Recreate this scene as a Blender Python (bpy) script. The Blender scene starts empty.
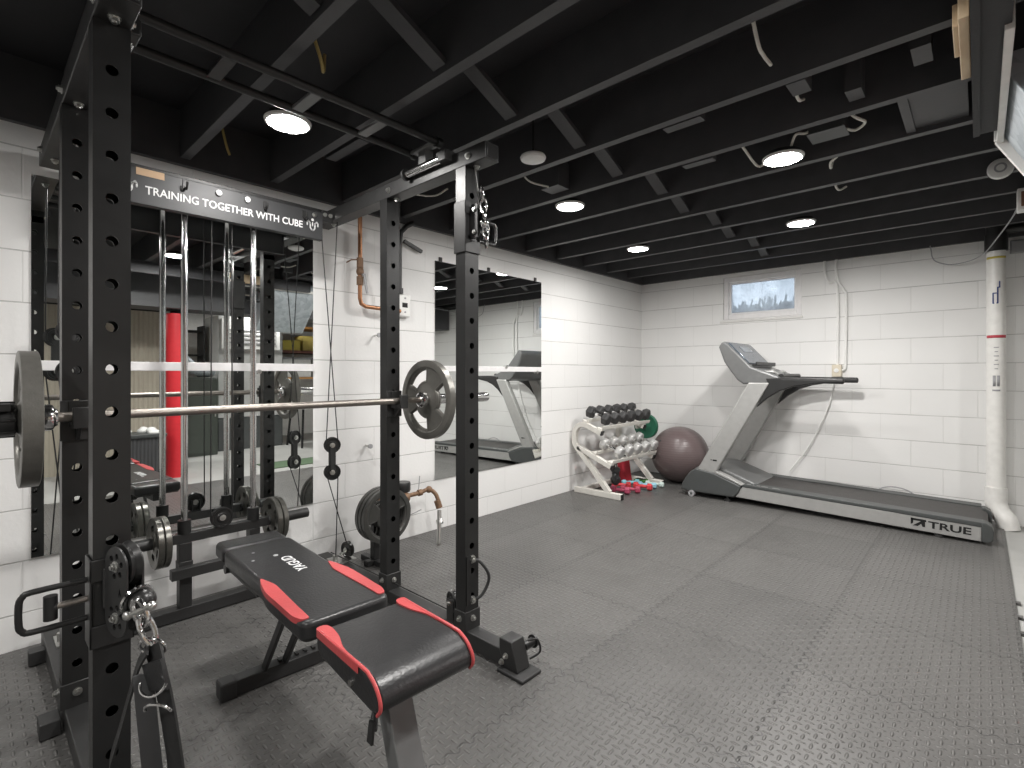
import bpy, bmesh, math, random
from mathutils import Vector, Matrix
random.seed(7)
S = bpy.context.scene
COL = S.collection
PI = math.pi

# ------------------------------------------------------------------ materials
class NT:
    def __init__(s, name):
        s.m = bpy.data.materials.new(name); s.m.use_nodes = True
        s.nt = s.m.node_tree; s.nt.nodes.clear()
        s.out = s.n('ShaderNodeOutputMaterial')
    def n(s, t, **k):
        x = s.nt.nodes.new(t)
        for a, b in k.items(): setattr(x, a, b)
        return x
    def l(s, a, b): s.nt.links.new(a, b)
    def put(s, sock, v):
        if isinstance(v, bpy.types.NodeSocket): s.l(v, sock)
        else: sock.default_value = v
    def m_(s, op, a, b=0.0, c=0.0):
        x = s.n('ShaderNodeMath', operation=op)
        s.put(x.inputs[0], a); s.put(x.inputs[1], b); s.put(x.inputs[2], c)
        return x.outputs[0]
    def mix(s, f, a, b):
        x = s.n('ShaderNodeMix', data_type='RGBA')
        s.put(x.inputs['Factor'], f); s.put(x.inputs[6], a); s.put(x.inputs[7], b)
        return x.outputs[2]
    def noise(s, scale, detail=3, vec=None, rough=.5):
        x = s.n('ShaderNodeTexNoise'); x.inputs['Scale'].default_value = scale
        x.inputs['Detail'].default_value = detail; x.inputs['Roughness'].default_value = rough
        if vec is not None: s.l(vec, x.inputs['Vector'])
        return x.outputs['Fac']
    def coord(s):
        return s.n('ShaderNodeTexCoord').outputs['Object']
    def geo(s):
        return s.n('ShaderNodeNewGeometry').outputs['Position']
    def bump(s, h, strength, dist=.01):
        x = s.n('ShaderNodeBump'); x.inputs['Strength'].default_value = strength
        x.inputs['Distance'].default_value = dist; s.l(h, x.inputs['Height'])
        return x.outputs['Normal']
    def bsdf(s, col, rough=.5, metal=0., normal=None, **k):
        b = s.n('ShaderNodeBsdfPrincipled')
        s.put(b.inputs['Base Color'], col); s.put(b.inputs['Roughness'], rough); s.put(b.inputs['Metallic'], metal)
        if normal is not None: s.l(normal, b.inputs['Normal'])
        for a, v in k.items(): s.put(b.inputs[a.replace('_', ' ')], v)
        s.l(b.outputs[0], s.out.inputs[0])
        return b
def c4(c): return (c[0], c[1], c[2], 1)
def M(name, col, rough=.5, metal=0., var=.12, scale=25, bump=.0, bscale=200, **k):
    t = NT(name); co = t.coord()
    f = t.noise(scale, 4, co)
    lo = c4([x*(1-var) for x in col]); hi = c4([min(1, x*(1+var)) for x in col])
    cc = t.mix(f, lo, hi)
    nr = t.bump(t.noise(bscale, 2, co), bump, .002) if bump else None
    r = t.m_('MULTIPLY_ADD', f, .12, rough-.06)
    t.bsdf(cc, r, metal, nr, **k)
    return t.m

def block_wall(name, axis):
    t = NT(name); p = t.geo()
    sp = t.n('ShaderNodeSeparateXYZ'); t.l(p, sp.inputs[0])
    cb = t.n('ShaderNodeCombineXYZ')
    t.l(t.m_('ADD', sp.outputs[axis], 10*.392 - (2.16 if axis == 0 else 2.9)+.392*0.5), cb.inputs[0])
    t.l(t.m_('ADD', sp.outputs[2], .2032*2-.1355), cb.inputs[1])
    br = t.n('ShaderNodeTexBrick'); t.l(cb.outputs[0], br.inputs['Vector'])
    br.offset = .5; br.offset_frequency = 2; br.squash = 1
    br.inputs['Scale'].default_value = 1
    br.inputs['Brick Width'].default_value = .392; br.inputs['Row Height'].default_value = .2032
    br.inputs['Mortar Size'].default_value = .0035; br.inputs['Mortar Smooth'].default_value = .6
    n1 = t.noise(2.2, 5, p); n2 = t.noise(60, 4, p); n3 = t.noise(9, 4, p)
    base = t.mix(n1, (.76, .757, .745, 1), (.84, .837, .825, 1))
    fz = t.m_('FRACT', t.m_('DIVIDE', t.m_('ADD', sp.outputs[2], .2032*2-.1355), .2032))
    dz = t.m_('MULTIPLY', t.m_('SUBTRACT', .5, t.m_('ABSOLUTE', t.m_('SUBTRACT', fz, .5))), .2032)
    wob = t.m_('MULTIPLY_ADD', n3, .004, .0005)
    line = t.m_('LESS_THAN', dz, wob)
    base = t.mix(t.m_('MULTIPLY', br.outputs['Fac'], t.m_('MULTIPLY', n3, .30)), base, (.40, .395, .385, 1))
    base = t.mix(t.m_('MULTIPLY', line, t.m_('MULTIPLY_ADD', t.noise(3.1, 3, p), .9, .05)), base, (.30, .295, .285, 1))
    h = t.m_('SUBTRACT', t.m_('ADD', t.m_('MULTIPLY', n2, .22), t.m_('MULTIPLY', n3, .5)), t.m_('MULTIPLY', br.outputs['Fac'], .55))
    t.bsdf(base, .6, 0, t.bump(h, .5, .006))
    return t.m

def mat_tread():
    t = NT('rubber_tread'); p = t.geo()
    sp = t.n('ShaderNodeSeparateXYZ'); t.l(p, sp.inputs[0])
    X, Y = sp.outputs[0], sp.outputs[1]
    P = .0275
    u = t.m_('DIVIDE', t.m_('ADD', X, 20), P); v = t.m_('DIVIDE', t.m_('ADD', Y, 20), P)
    fu = t.m_('SUBTRACT', t.m_('FRACT', u), .5); fv = t.m_('SUBTRACT', t.m_('FRACT', v), .5)
    par = t.m_('MODULO', t.m_('ADD', t.m_('FLOOR', u), t.m_('FLOOR', v)), 2)
    def lens(a, b):
        aa = t.m_('POWER', t.m_('ABSOLUTE', t.m_('DIVIDE', a, .55)), 2); bb = t.m_('POWER', t.m_('ABSOLUTE', t.m_('DIVIDE', b, .17)), 2)
        return t.m_('MAXIMUM', t.m_('SUBTRACT', 1, t.m_('ADD', aa, bb)), 0)
    h1 = lens(fu, fv); h2 = lens(fv, fu)
    hh = t.m_('ADD', t.m_('MULTIPLY', h1, par), t.m_('MULTIPLY', h2, t.m_('SUBTRACT', 1, par)))
    hh = t.m_('POWER', hh, .6)
    # jigsaw seams every 0.61 m
    wy = t.m_('MULTIPLY', t.m_('SINE', t.m_('MULTIPLY', Y, 2*PI/.055)), .011)
    wx = t.m_('MULTIPLY', t.m_('SINE', t.m_('MULTIPLY', X, 2*PI/.055)), .011)
    def seam(c, w, off):
        q = t.m_('DIVIDE', t.m_('ADD', t.m_('ADD', c, w), off+12.2), .61)
        d = t.m_('MULTIPLY', t.m_('ABSOLUTE', t.m_('SUBTRACT', t.m_('FRACT', t.m_('ADD', q, .5)), .5)), .61)
        return t.m_('LESS_THAN', d, .0024)
    sm = t.m_('MAXIMUM', seam(X, wy, -2.88+.61*5), seam(Y, wx, 3.02))
    n1 = t.noise(1.3, 4, p); n2 = t.noise(40, 4, p); n3 = t.noise(7, 5, p)
    # every tile a slightly different tone
    wn = t.n('ShaderNodeTexWhiteNoise', noise_dimensions='2D'); cb = t.n('ShaderNodeCombineXYZ')
    t.l(t.m_('FLOOR', t.m_('DIVIDE', t.m_('ADD', X, 12.2-2.88+3.05), .61)), cb.inputs[0])
    t.l(t.m_('FLOOR', t.m_('DIVIDE', t.m_('ADD', Y, 12.2+3.02), .61)), cb.inputs[1]); t.l(cb.outputs[0], wn.inputs['Vector'])
    tone = t.m_('ADD', t.m_('MULTIPLY', wn.outputs['Value'], .5), t.m_('MULTIPLY', n1, .5))
    col = t.mix(tone, (.058, .057, .055, 1), (.120, .117, .112, 1))
    col = t.mix(t.m_('MULTIPLY', t.m_('MULTIPLY', n3, n2), .5), col, (.17, .165, .16, 1))
    col = t.mix(t.m_('MULTIPLY', hh, t.m_('MULTIPLY', n3, .55)), col, (.20, .195, .185, 1))
    col = t.mix(t.m_('MULTIPLY', sm, .8), col, (.03, .03, .03, 1))
    h = t.m_('ADD', t.m_('MULTIPLY', hh, 1.0), t.m_('MULTIPLY', n2, .12))
    h = t.m_('SUBTRACT', h, t.m_('MULTIPLY', sm, .6))
    t.bsdf(col, t.m_('MULTIPLY_ADD', n3, .22, .30), 0, t.bump(h, 1.0, .0045))
    return t.m

def emit(name, col, s):
    t = NT(name); e = t.n('ShaderNodeEmission'); e.inputs[0].default_value = c4(col); e.inputs[1].default_value = s
    t.l(e.outputs[0], t.out.inputs[0]); return t.m

def mat_ball():
    t = NT('ball_vinyl'); co = t.coord()
    n = t.noise(3, 3, co)
    sp = t.n('ShaderNodeSeparateXYZ'); t.l(co, sp.inputs[0])
    ring = t.m_('SINE', t.m_('MULTIPLY', sp.outputs[2], 2*PI/.022))
    t.bsdf(t.mix(n, (.115, .085, .085, 1), (.15, .115, .115, 1)), .34, 0, t.bump(ring, .12, .003)); return t.m
def mat_ribbed(name, a, b, per, axis=1):
    t = NT(name); co = t.geo(); sp = t.n('ShaderNodeSeparateXYZ'); t.l(co, sp.inputs[0])
    s = t.m_('SINE', t.m_('MULTIPLY', sp.outputs[axis], 2*PI/per))
    t.bsdf(t.mix(t.noise(6, 3, co), c4(a), c4(b)), .6, 0, t.bump(s, .5, .01)); return t.m
def mat_galv():
    t = NT('galvanised_sheet'); co = t.geo()
    v = t.n('ShaderNodeTexVoronoi'); v.inputs['Scale'].default_value = 28; t.l(co, v.inputs['Vector'])
    n = t.noise(5, 4, co)
    c = t.mix(v.outputs['Color'], (.36, .40, .43, 1), (.56, .60, .63, 1))
    t.bsdf(c, t.m_('MULTIPLY_ADD', n, .2, .35), .55, t.bump(n, .2, .01)); return t.m
def mat_pane():
    t = NT('dirty_glass'); co = t.geo()
    n = t.noise(9, 5, co)
    tr = t.n('ShaderNodeBsdfTransparent'); tr.inputs[0].default_value = (.92, .96, 1, 1)
    tl = t.n('ShaderNodeBsdfTranslucent'); tl.inputs[0].default_value = (.75, .8, .85, 1)
    gl = t.n('ShaderNodeBsdfGlossy'); gl.inputs[1].default_value = .35
    m1 = t.n('ShaderNodeMixShader'); t.l(t.m_('MULTIPLY', n, .7), m1.inputs[0]); t.l(tr.outputs[0], m1.inputs[1]); t.l(tl.outputs[0], m1.inputs[2])
    m2 = t.n('ShaderNodeMixShader'); m2.inputs[0].default_value = .06; t.l(m1.outputs[0], m2.inputs[1]); t.l(gl.outputs[0], m2.inputs[2])
    t.l(m2.outputs[0], t.out.inputs[0]); return t.m
def mat_wood(name, a, b):
    t = NT(name); co = t.coord(); w = t.n('ShaderNodeTexWave'); w.inputs['Scale'].default_value = 6; w.inputs['Distortion'].default_value = 6
    t.l(co, w.inputs['Vector']); t.bsdf(t.mix(w.outputs['Fac'], c4(a), c4(b)), .55); return t.m
def mat_mirror():
    t = NT('mirror_silver'); n = t.noise(2, 2, t.coord())
    t.bsdf(t.mix(n, (.86, .885, .875, 1), (.88, .9, .89, 1)), 0.0, 1.0); return t.m

W_L = block_wall('painted_block_left', 1); W_B = block_wall('painted_block_back', 0)
M_WHITE = M('white_wall_paint', (.74, .73, .71), .6, bump=.2, bscale=40)
M_TREAD = mat_tread()
M_CONC = M('grey_concrete', (.40, .40, .385), .55, var=.15, scale=6, bump=.15, bscale=50)
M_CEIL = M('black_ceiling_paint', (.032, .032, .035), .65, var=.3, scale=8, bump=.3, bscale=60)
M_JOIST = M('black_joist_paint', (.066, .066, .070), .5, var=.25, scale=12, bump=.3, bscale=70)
M_BLACK = M('black_powder_coat', (.016, .016, .016), .36, bump=.08, bscale=600)
M_BLACK2 = M('satin_black_steel', (.024, .024, .024), .42, bump=.05, bscale=500)
M_DARK = M('dark_hole', (.006, .006, .006), .7)
M_PLASTIC = M('black_plastic', (.018, .018, .018), .32)
M_RUBBER = M('black_rubber', (.03, .03, .03), .6, bump=.1, bscale=300)
M_CHROME = M('chrome', (.78, .78, .78), .12, 1.0, var=.04)
M_STEEL = M('worn_bar_steel', (.35, .32, .29), .38, 1.0, var=.3, scale=40, bump=.25, bscale=900)
M_BOLT = M('zinc_bolt', (.62, .62, .6), .3, 1.0)
M_PLATE = M('grey_hammertone_iron', (.17, .165, .15), .36, .55, var=.18, scale=60, bump=.2, bscale=250)
M_PLATE2 = M('dark_grey_iron', (.085, .085, .08), .33, .5, var=.2, scale=60, bump=.2, bscale=250)
M_CPLATE = M('nickel_plate', (.13, .127, .115), .30, .7, var=.2, scale=50)
M_LETTER = M('white_sign_print', (.82, .82, .82), .5)
M_VINYL = M('black_vinyl', (.022, .022, .023), .34, bump=.35, bscale=140)
M_RED = M('red_vinyl', (.52, .075, .078), .36, bump=.3, bscale=140)
M_WSTEEL = M('cream_white_steel', (.74, .72, .67), .4)
M_HEX = M('black_hex_rubber', (.035, .035, .036), .5, var=.2, scale=40)
M_HEXG = M('grey_cast_head', (.58, .58, .57), .33, .4, var=.2, scale=30)
M_TMS = M('treadmill_silver', (.39, .39, .38), .38, .25)
M_TMS2 = M('treadmill_grey', (.165, .168, .168), .38, .25)
M_TMD = M('treadmill_dark_cover', (.065, .07, .07), .45)
M_TMB = M('treadmill_belt', (.055, .052, .05), .6, bump=.3, bscale=400)
M_TMK = M('treadmill_black', (.022, .022, .022), .4)
M_SCR = M('console_glossy_panel', (.11, .13, .16), .12, .3, scale=12, var=.4)
M_COPPER = M('copper_pipe', (.40, .20, .11), .42, .85, var=.25, scale=30)
M_BRASS = M('rusty_brass', (.20, .12, .072), .6, .3, var=.6, scale=60)
M_PVC = M('white_pvc', (.80, .79, .76), .35)
M_ABS = M('black_abs_pipe', (.025, .025, .025), .4)
M_FIX = M('white_fixture', (.82, .82, .80), .4)
M_TAN = M('tan_cardboard', (.55, .38, .24), .7)
M_PINE = mat_wood('pine_block', (.62, .45, .28), (.72, .56, .37))
M_OAK = mat_wood('orange_door_wood', (.50, .24, .07), (.60, .32, .11))
M_CABLEW = M('white_cable', (.72, .70, .64), .5)
M_GALV = mat_galv()
M_MIRROR = mat_mirror()
M_LIGHT = emit('led_diffuser', (1, .975, .945), 215)
M_LIGHT2 = emit('led_diffuser_bright', (1, .975, .945), 430)
M_BALL = mat_ball()
M_GREEN = M('green_vinyl', (.018, .13, .075), .45)
M_BROWN = M('brown_leather', (.20, .10, .065), .5)
M_REDC = M('red_cloth', (.40, .02, .035), .7)
M_REDPOST = M('red_foam_wrap', (.60, .02, .03), .5)
M_LABELB = M('blue_print', (.05, .09, .3), .5)
M_LABELR = M('red_print', (.5, .05, .07), .5)
M_LABELY = M('yellow_print', (.6, .5, .1), .5)
M_LABELG = M('grey_print', (.35, .35, .36), .5)
M_PANE = mat_pane()
M_VINYLW = M('white_window_vinyl', (.80, .79, .79), .4)
M_NYLON = M('black_nylon', (.022, .022, .022), .6, bump=.4, bscale=700)

# ------------------------------------------------------------------ mesh helpers
ORG = {}
def thing(name, label, cat, loc=(0, 0, 0), rotz=0, group=None):
    o = bpy.data.objects.new(name, None); o.empty_display_size = .1; COL.objects.link(o)
    o.location = loc; o.rotation_euler = (0, 0, rotz); o['label'] = label; o['category'] = cat
    if group: o['group'] = group
    ORG[o.name] = Vector(loc) if rotz == 0 else None
    return o
def tag(o, label, cat, group=None):
    o['label'] = label; o['category'] = cat
    if group: o['group'] = group
    return o
def obj(name, bm, mats, parent=None, smooth=35, bevel=0, world=True, seg=2):
    """link bm as ONE mesh; world=True: vertices are in world space and are moved into the thing's space"""
    bmesh.ops.recalc_face_normals(bm, faces=bm.faces[:])
    root = parent
    while root is not None and root.parent is not None: root = root.parent
    loc = Vector((0, 0, 0))
    if parent is not None:
        if world and ORG.get(root.name) is not None: bmesh.ops.translate(bm, vec=-ORG[root.name], verts=bm.verts[:])
    elif world and bm.verts:
        xs = [v.co for v in bm.verts]
        loc = Vector(((min(v.x for v in xs)+max(v.x for v in xs))/2, (min(v.y for v in xs)+max(v.y for v in xs))/2, min(v.z for v in xs)))
        bmesh.ops.translate(bm, vec=-loc, verts=bm.verts[:])
    me = bpy.data.meshes.new(name); bm.to_mesh(me); bm.free()
    for m in (mats if isinstance(mats, (list, tuple)) else [mats]): me.materials.append(m)
    if smooth:
        for p in me.polygons: p.use_smooth = True
        me.set_sharp_from_angle(angle=math.radians(smooth))
    o = bpy.data.objects.new(name, me); COL.objects.link(o); o.location = loc
    if parent is not None: o.parent = parent; o.location = (0, 0, 0)
    if bevel:
        b = o.modifiers.new('bevel', 'BEVEL'); b.width = bevel; b.segments = seg; b.limit_method = 'ANGLE'; b.angle_limit = math.radians(40); b.harden_normals = False
    return o
def struct(name, bm, m, parent=None, **k):
    o = obj(name, bm, m, parent, **k)
    if parent is None: o['kind'] = 'structure'
    return o
def dup(root, loc=None, rotz=None, label=None):
    r = root.copy(); COL.objects.link(r)
    if loc is not None: r.location = loc
    if rotz is not None: r.rotation_euler = (0, 0, rotz)
    if label: r['label'] = label
    for ch in list(root.children):
        c = ch.copy(); COL.objects.link(c); c.parent = r
        for g in list(ch.children):
            d = g.copy(); COL.objects.link(d); d.parent = c
    return r
def B(): return bmesh.new()
def box(bm, x0, x1, y0, y1, z0, z1):
    v = [bm.verts.new((x, y, z)) for x in (x0, x1) for y in (y0, y1) for z in (z0, z1)]
    for f in ((0, 1, 3, 2), (4, 6, 7, 5), (0, 4, 5, 1), (2, 3, 7, 6), (0, 2, 6, 4), (1, 5, 7, 3)):
        bm.faces.new([v[i] for i in f])
    return v
def cbox(bm, c, d): return box(bm, c[0]-d[0]/2, c[0]+d[0]/2, c[1]-d[1]/2, c[1]+d[1]/2, c[2]-d[2]/2, c[2]+d[2]/2)
def basis(d, up=None):
    d = Vector(d).normalized(); a = Vector(up) if up else (Vector((0, 0, 1)) if abs(d.z) < .9 else Vector((1, 0, 0)))
    x = a.cross(d).normalized(); y = d.cross(x).normalized(); return x, y, d
def cyl(bm, p0, p1, r, n=20, r2=None):
    p0, p1 = Vector(p0), Vector(p1); x, y, d = basis(p1-p0); r2 = r if r2 is None else r2
    A = [bm.verts.new(p0+(x*math.cos(2*PI*i/n)+y*math.sin(2*PI*i/n))*r) for i in range(n)]
    C = [bm.verts.new(p1+(x*math.cos(2*PI*i/n)+y*math.sin(2*PI*i/n))*r2) for i in range(n)]
    for i in range(n): bm.faces.new((A[i], A[(i+1) % n], C[(i+1) % n], C[i]))
    bm.faces.new(A[::-1]); bm.faces.new(C)
    return A+C
def beam(bm, p0, p1, w, h, up=None):
    """rectangular bar from p0 to p1, w sideways, h along up"""
    p0, p1 = Vector(p0), Vector(p1); x, y, d = basis(p1-p0, up)
    vs = []
    for p in (p0, p1): vs += [bm.verts.new(p+x*sx*w/2+y*sy*h/2) for sx, sy in ((-1, -1), (1, -1), (1, 1), (-1, 1))]
    for i in range(4): bm.faces.new((vs[i], vs[(i+1) % 4], vs[4+(i+1) % 4], vs[4+i]))
    bm.faces.new(vs[3::-1]); bm.faces.new(vs[4:])
    return vs
def cr(pts, k=6, closed=False):
    P = [Vector(p) for p in pts]; n = len(P); out = []
    rng = range(n if closed else n-1)
    for i in rng:
        p0 = P[(i-1) % n] if closed or i > 0 else P[0]*2-P[1]
        p1, p2 = P[i], P[(i+1) % n]
        p3 = P[(i+2) % n] if closed or i+2 < n else P[-1]*2-P[-2]
        for j in range(k):
            t = j/k
            out.append(.5*((2*p1)+(p2-p0)*t+(2*p0-5*p1+4*p2-p3)*t*t+(3*p1-p0-3*p2+p3)*t**3))
    if not closed: out.append(P[-1])
    return out
def sweep(bm, pts, prof, closed=False, up=None):
    P = [Vector(p) for p in pts]; n = len(P); rings = []
    prevx = None
    for i in range(n):
        a = P[(i-1) % n] if (closed or i > 0) else P[i]; b = P[(i+1) % n] if (closed or i < n-1) else P[i]
        d = (b-a).normalized()
        if up is not None: x = Vector(up).cross(d)
        elif prevx is None: x = basis(d)[0]
        else: x = prevx-d*prevx.dot(d)
        if x.length < 1e-6: x = basis(d)[0]
        x.normalize(); prevx = x; y = d.cross(x)
        rings.append([bm.verts.new(P[i]+x*u+y*v) for u, v in prof])
    m = len(prof)
    for i in range(n if closed else n-1):
        A, C = rings[i], rings[(i+1) % n]
        for j in range(m): bm.faces.new((A[j], A[(j+1) % m], C[(j+1) % m], C[j]))
    if not closed: bm.faces.new(rings[0][::-1]); bm.faces.new(rings[-1])
def circ(r, n=10): return [(r*math.cos(2*PI*i/n), r*math.sin(2*PI*i/n)) for i in range(n)]
def rect(w, h): return [(-w/2, -h/2), (w/2, -h/2), (w/2, h/2), (-w/2, h/2)]
def tube(bm, pts, r, n=10, closed=False, k=0): sweep(bm, cr(pts, k, closed) if k else pts, circ(r, n), closed)
def lathe(bm, prof, c, axis=(0, 0, 1), n=32):
    x, y, d = basis(axis); c = Vector(c); R = []
    for r, z in prof:
        if r < 1e-6: R.append([bm.verts.new(c+d*z)])
        else: R.append([bm.verts.new(c+d*z+(x*math.cos(2*PI*i/n)+y*math.sin(2*PI*i/n))*r) for i in range(n)])
    for A, C in zip(R, R[1:]):
        for i in range(n):
            j = (i+1) % n
            if len(A) == 1 and len(C) == 1: continue
            if len(A) == 1: bm.faces.new((A[0], C[i], C[j]))
            elif len(C) == 1: bm.faces.new((A[i], A[j], C[0]))
            else: bm.faces.new((A[i], A[j], C[j], C[i]))
def prism(bm, poly, ax, a, b):
    """extrude a polygon (2D) along axis ax (0/1/2) from a to b; the 2D axes are the other two in order"""
    def mk(p, t):
        q = [p[0], p[1]]; q.insert(ax, t); return bm.verts.new(q)
    A = [mk(p, a) for p in poly]; C = [mk(p, b) for p in poly]; n = len(poly)
    bm.faces.new(A[::-1]); bm.faces.new(C)
    for i in range(n): bm.faces.new((A[i], A[(i+1) % n], C[(i+1) % n], C[i]))
    return A+C
def ell(bm, c, r, n=20, m=14, fn=None):
    vs = bmesh.ops.create_uvsphere(bm, u_segments=n, v_segments=m, radius=1)['verts']
    for v in vs:
        if fn: fn(v)
        v.co = Vector((v.co.x*r[0]+c[0], v.co.y*r[1]+c[1], v.co.z*r[2]+c[2]))
    return vs
def xf(bm, n0, mat):
    bm.verts.ensure_lookup_table()
    bmesh.ops.transform(bm, matrix=mat, verts=bm.verts[n0:])
def frame(o, ex, ey, ez):
    m = Matrix((Vector(ex), Vector(ey), Vector(ez))).transposed().to_4x4(); m.translation = Vector(o); return m
def text_bm(bm, s, size, mat, extrude=.0012, offset=0, xs=1.0, align='CENTER', spacing=1.0):
    cu = bpy.data.curves.new('lettering', 'FONT'); cu.body = s; cu.size = size; cu.extrude = extrude; cu.offset = offset
    cu.align_x = align; cu.align_y = 'CENTER'; cu.space_character = spacing; cu.resolution_u = 3
    o = bpy.data.objects.new('lettering', cu); COL.objects.link(o)
    dg = bpy.context.evaluated_depsgraph_get(); me = bpy.data.meshes.new_from_object(o.evaluated_get(dg))
    bpy.data.objects.remove(o); bpy.data.curves.remove(cu)
    n0 = len(bm.verts); bm.from_mesh(me); bpy.data.meshes.remove(me)
    xf(bm, n0, mat @ Matrix.Diagonal((xs, 1, 1, 1)))
def stroke(bm, pts, w, t=.0015):
    """flat strokes in the local XY plane"""
    for p, q in zip(pts, pts[1:]):
        beam(bm, (p[0], p[1], 0), (q[0], q[1], 0), w, t, up=(0, 0, 1))
    for p in pts: cyl(bm, (p[0], p[1], -t/2), (p[0], p[1], t/2), w/2, 10)
def bolt(bm, p, axis, r=.011, h=.008):
    p, a = Vector(p), Vector(axis).normalized()
    cyl(bm, p, p+a*.002, r*1.35, 16); cyl(bm, p+a*.002, p+a*(.002+h), r, 6)
    cyl(bm, p+a*(.002+h), p+a*(.006+h), r*.55, 10)
def bolts(par, lst, name='bolt', m=None, r=.011, h=.008):
    for q_, ax in lst:
        bm = B(); bolt(bm, q_, ax, r, h); obj(name, bm, m or M_BOLT, par)
def perf_tube(bm, x, y, z0, z1, wx, wy, pitch, first, r, side=(1, -1)):
    """square tube along z with rows of round holes in the +X and -X faces"""
    n = 16
    for s in (1, -1):
        xx = x+s*wx/2
        def V(u, v, dx=0): return bm.verts.new((xx-s*dx, y+u, v))
        zs = []; z = first
        while z+pitch/2 < z1: zs.append(z); z += pitch
        lo = zs[0]-pitch/2; hi = zs[-1]+pitch/2
        bm.faces.new([V(-wy/2, z0), V(wy/2, z0), V(wy/2, lo), V(-wy/2, lo)])
        bm.faces.new([V(-wy/2, hi), V(wy/2, hi), V(wy/2, z1), V(-wy/2, z1)])
        for zc in zs:
            outer = []
            a, b = wy/2, pitch/2
            for k in range(4): outer.append((-a+2*a*k/4, -b))
            for k in range(4): outer.append((a, -b+2*b*k/4))
            for k in range(4): outer.append((a-2*a*k/4, b))
            for k in range(4): outer.append((-a, b-2*b*k/4))
            ang = [math.atan2(q[1], q[0]) for q in outer]
            O = [V(q[0], zc+q[1]) for q in outer]
            I = [V(r*math.cos(t), zc+r*math.sin(t)) for t in ang]
            J = [V(r*math.cos(t), zc+r*math.sin(t), .004) for t in ang]
            for k in range(16):
                j = (k+1) % 16
                bm.faces.new((O[k], O[j], I[j], I[k])); bm.faces.new((I[k], I[j], J[j], J[k]))
    for s in (1, -1):
        yy = y+s*wy/2
        bm.faces.new([bm.verts.new(p) for p in ((x-wx/2, yy, z0), (x+wx/2, yy, z0), (x+wx/2, yy, z1), (x-wx/2, yy, z1))])
    for zz in (z0, z1):
        bm.faces.new([bm.verts.new(p) for p in ((x-wx/2, y-wy/2, zz), (x+wx/2, y-wy/2, zz), (x+wx/2, y+wy/2, zz), (x-wx/2, y+wy/2, zz))])
    bmesh.ops.remove_doubles(bm, verts=bm.verts[:], dist=1e-5)
def plate_bm(bm, c, axis, radii, prof, n=72, openfn=None):
    """weight plate: rings radii[i], half thickness prof[i] at each ring; openfn(ang, ring index) -> cell left open"""
    x, y, d = basis(axis); c = Vector(c); m = len(radii)
    V = {}
    def gv(i, j, s):
        k = (i, j % n, s)
        if k not in V:
            t = 2*PI*j/n; V[k] = bm.verts.new(c+(x*math.cos(t)+y*math.sin(t))*radii[i]+d*s*prof[i])
        return V[k]
    def solid(i, j):
        if i < 0 or i >= m-1: return False
        return not (openfn and openfn(2*PI*((j % n)+.5)/n, i))
    for i in range(m-1):
        for j in range(n):
            if not solid(i, j): continue
            bm.faces.new((gv(i, j, 1), gv(i+1, j, 1), gv(i+1, j+1, 1), gv(i, j+1, 1)))
            bm.faces.new((gv(i, j, -1), gv(i, j+1, -1), gv(i+1, j+1, -1), gv(i+1, j, -1)))
            if not solid(i-1, j): bm.faces.new((gv(i, j, 1), gv(i, j+1, 1), gv(i, j+1, -1), gv(i, j, -1)))
            if not solid(i+1, j): bm.faces.new((gv(i+1, j, 1), gv(i+1, j, -1), gv(i+1, j+1, -1), gv(i+1, j+1, 1)))
            if not solid(i, j-1): bm.faces.new((gv(i, j, 1), gv(i, j, -1), gv(i+1, j, -1), gv(i+1, j, 1)))
            if not solid(i, j+1): bm.faces.new((gv(i, j+1, 1), gv(i+1, j+1, 1), gv(i+1, j+1, -1), gv(i, j+1, -1)))

# ------------------------------------------------------------------ the room
XR, YF = 6.2, -8.0
bm = B(); box(bm, -.2, XR+.2, YF-.2, .2, -.25, -.012); struct('floor', bm, M_CONC, smooth=0)
bm = B(); box(bm, -.2, 0, YF, .2, -.1, 2.05); struct('wall_left', bm, W_L, smooth=0)
# back wall with the window hole (x .90-1.585, z 1.60-2.02)
wx0, wx1, wz0, wz1 = .895, 1.585, 1.60, 2.015
bm = B()
box(bm, 0, wx0, 0, .2, -.1, 2.05); box(bm, wx1, XR, 0, .2, -.1, 2.05)
box(bm, wx0, wx1, 0, .2, -.1, wz0); box(bm, wx0, wx1, 0, .2, wz1, 2.05)
struct('wall_back', bm, W_B, smooth=0)
bm = B(); box(bm, XR, XR+.2, YF, .2, -.1, 2.05); struct('wall_right', bm, M_WHITE, smooth=0)
bm = B(); box(bm, -.2, XR+.2, YF-.2, YF, -.1, 2.05); struct('wall_front', bm, M_WHITE, smooth=0)
ceil = None
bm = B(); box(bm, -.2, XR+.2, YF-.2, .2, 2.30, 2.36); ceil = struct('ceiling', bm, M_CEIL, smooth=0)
bm = B(); box(bm, -.2, .03, YF, .2, 2.05, 2.30); obj('sill_plate', bm, M_JOIST, ceil, smooth=0, world=False)
bm = B(); box(bm, .03, XR, -.03, .2, 2.05, 2.30); obj('sill_plate', bm, M_JOIST, ceil, smooth=0, world=False)
bm = B(); box(bm, XR-.03, XR+.2, YF, -.03, 2.05, 2.30); obj('sill_plate', bm, M_JOIST, ceil, smooth=0, world=False)
bm = B(); box(bm, .03, XR-.03, YF-.2, YF+.03, 2.05, 2.30); obj('sill_plate', bm, M_JOIST, ceil, smooth=0, world=False)
for c in ceil.children: c.location = -ceil.location
JY = [-.33-.4064*k for k in range(19)]
for y in JY:
    bm = B(); box(bm, .03, XR-.03, y-.02, y+.02, 2.08, 2.30); o = obj('joist', bm, M_JOIST, ceil, smooth=0, world=False); o.location = -ceil.location
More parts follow.
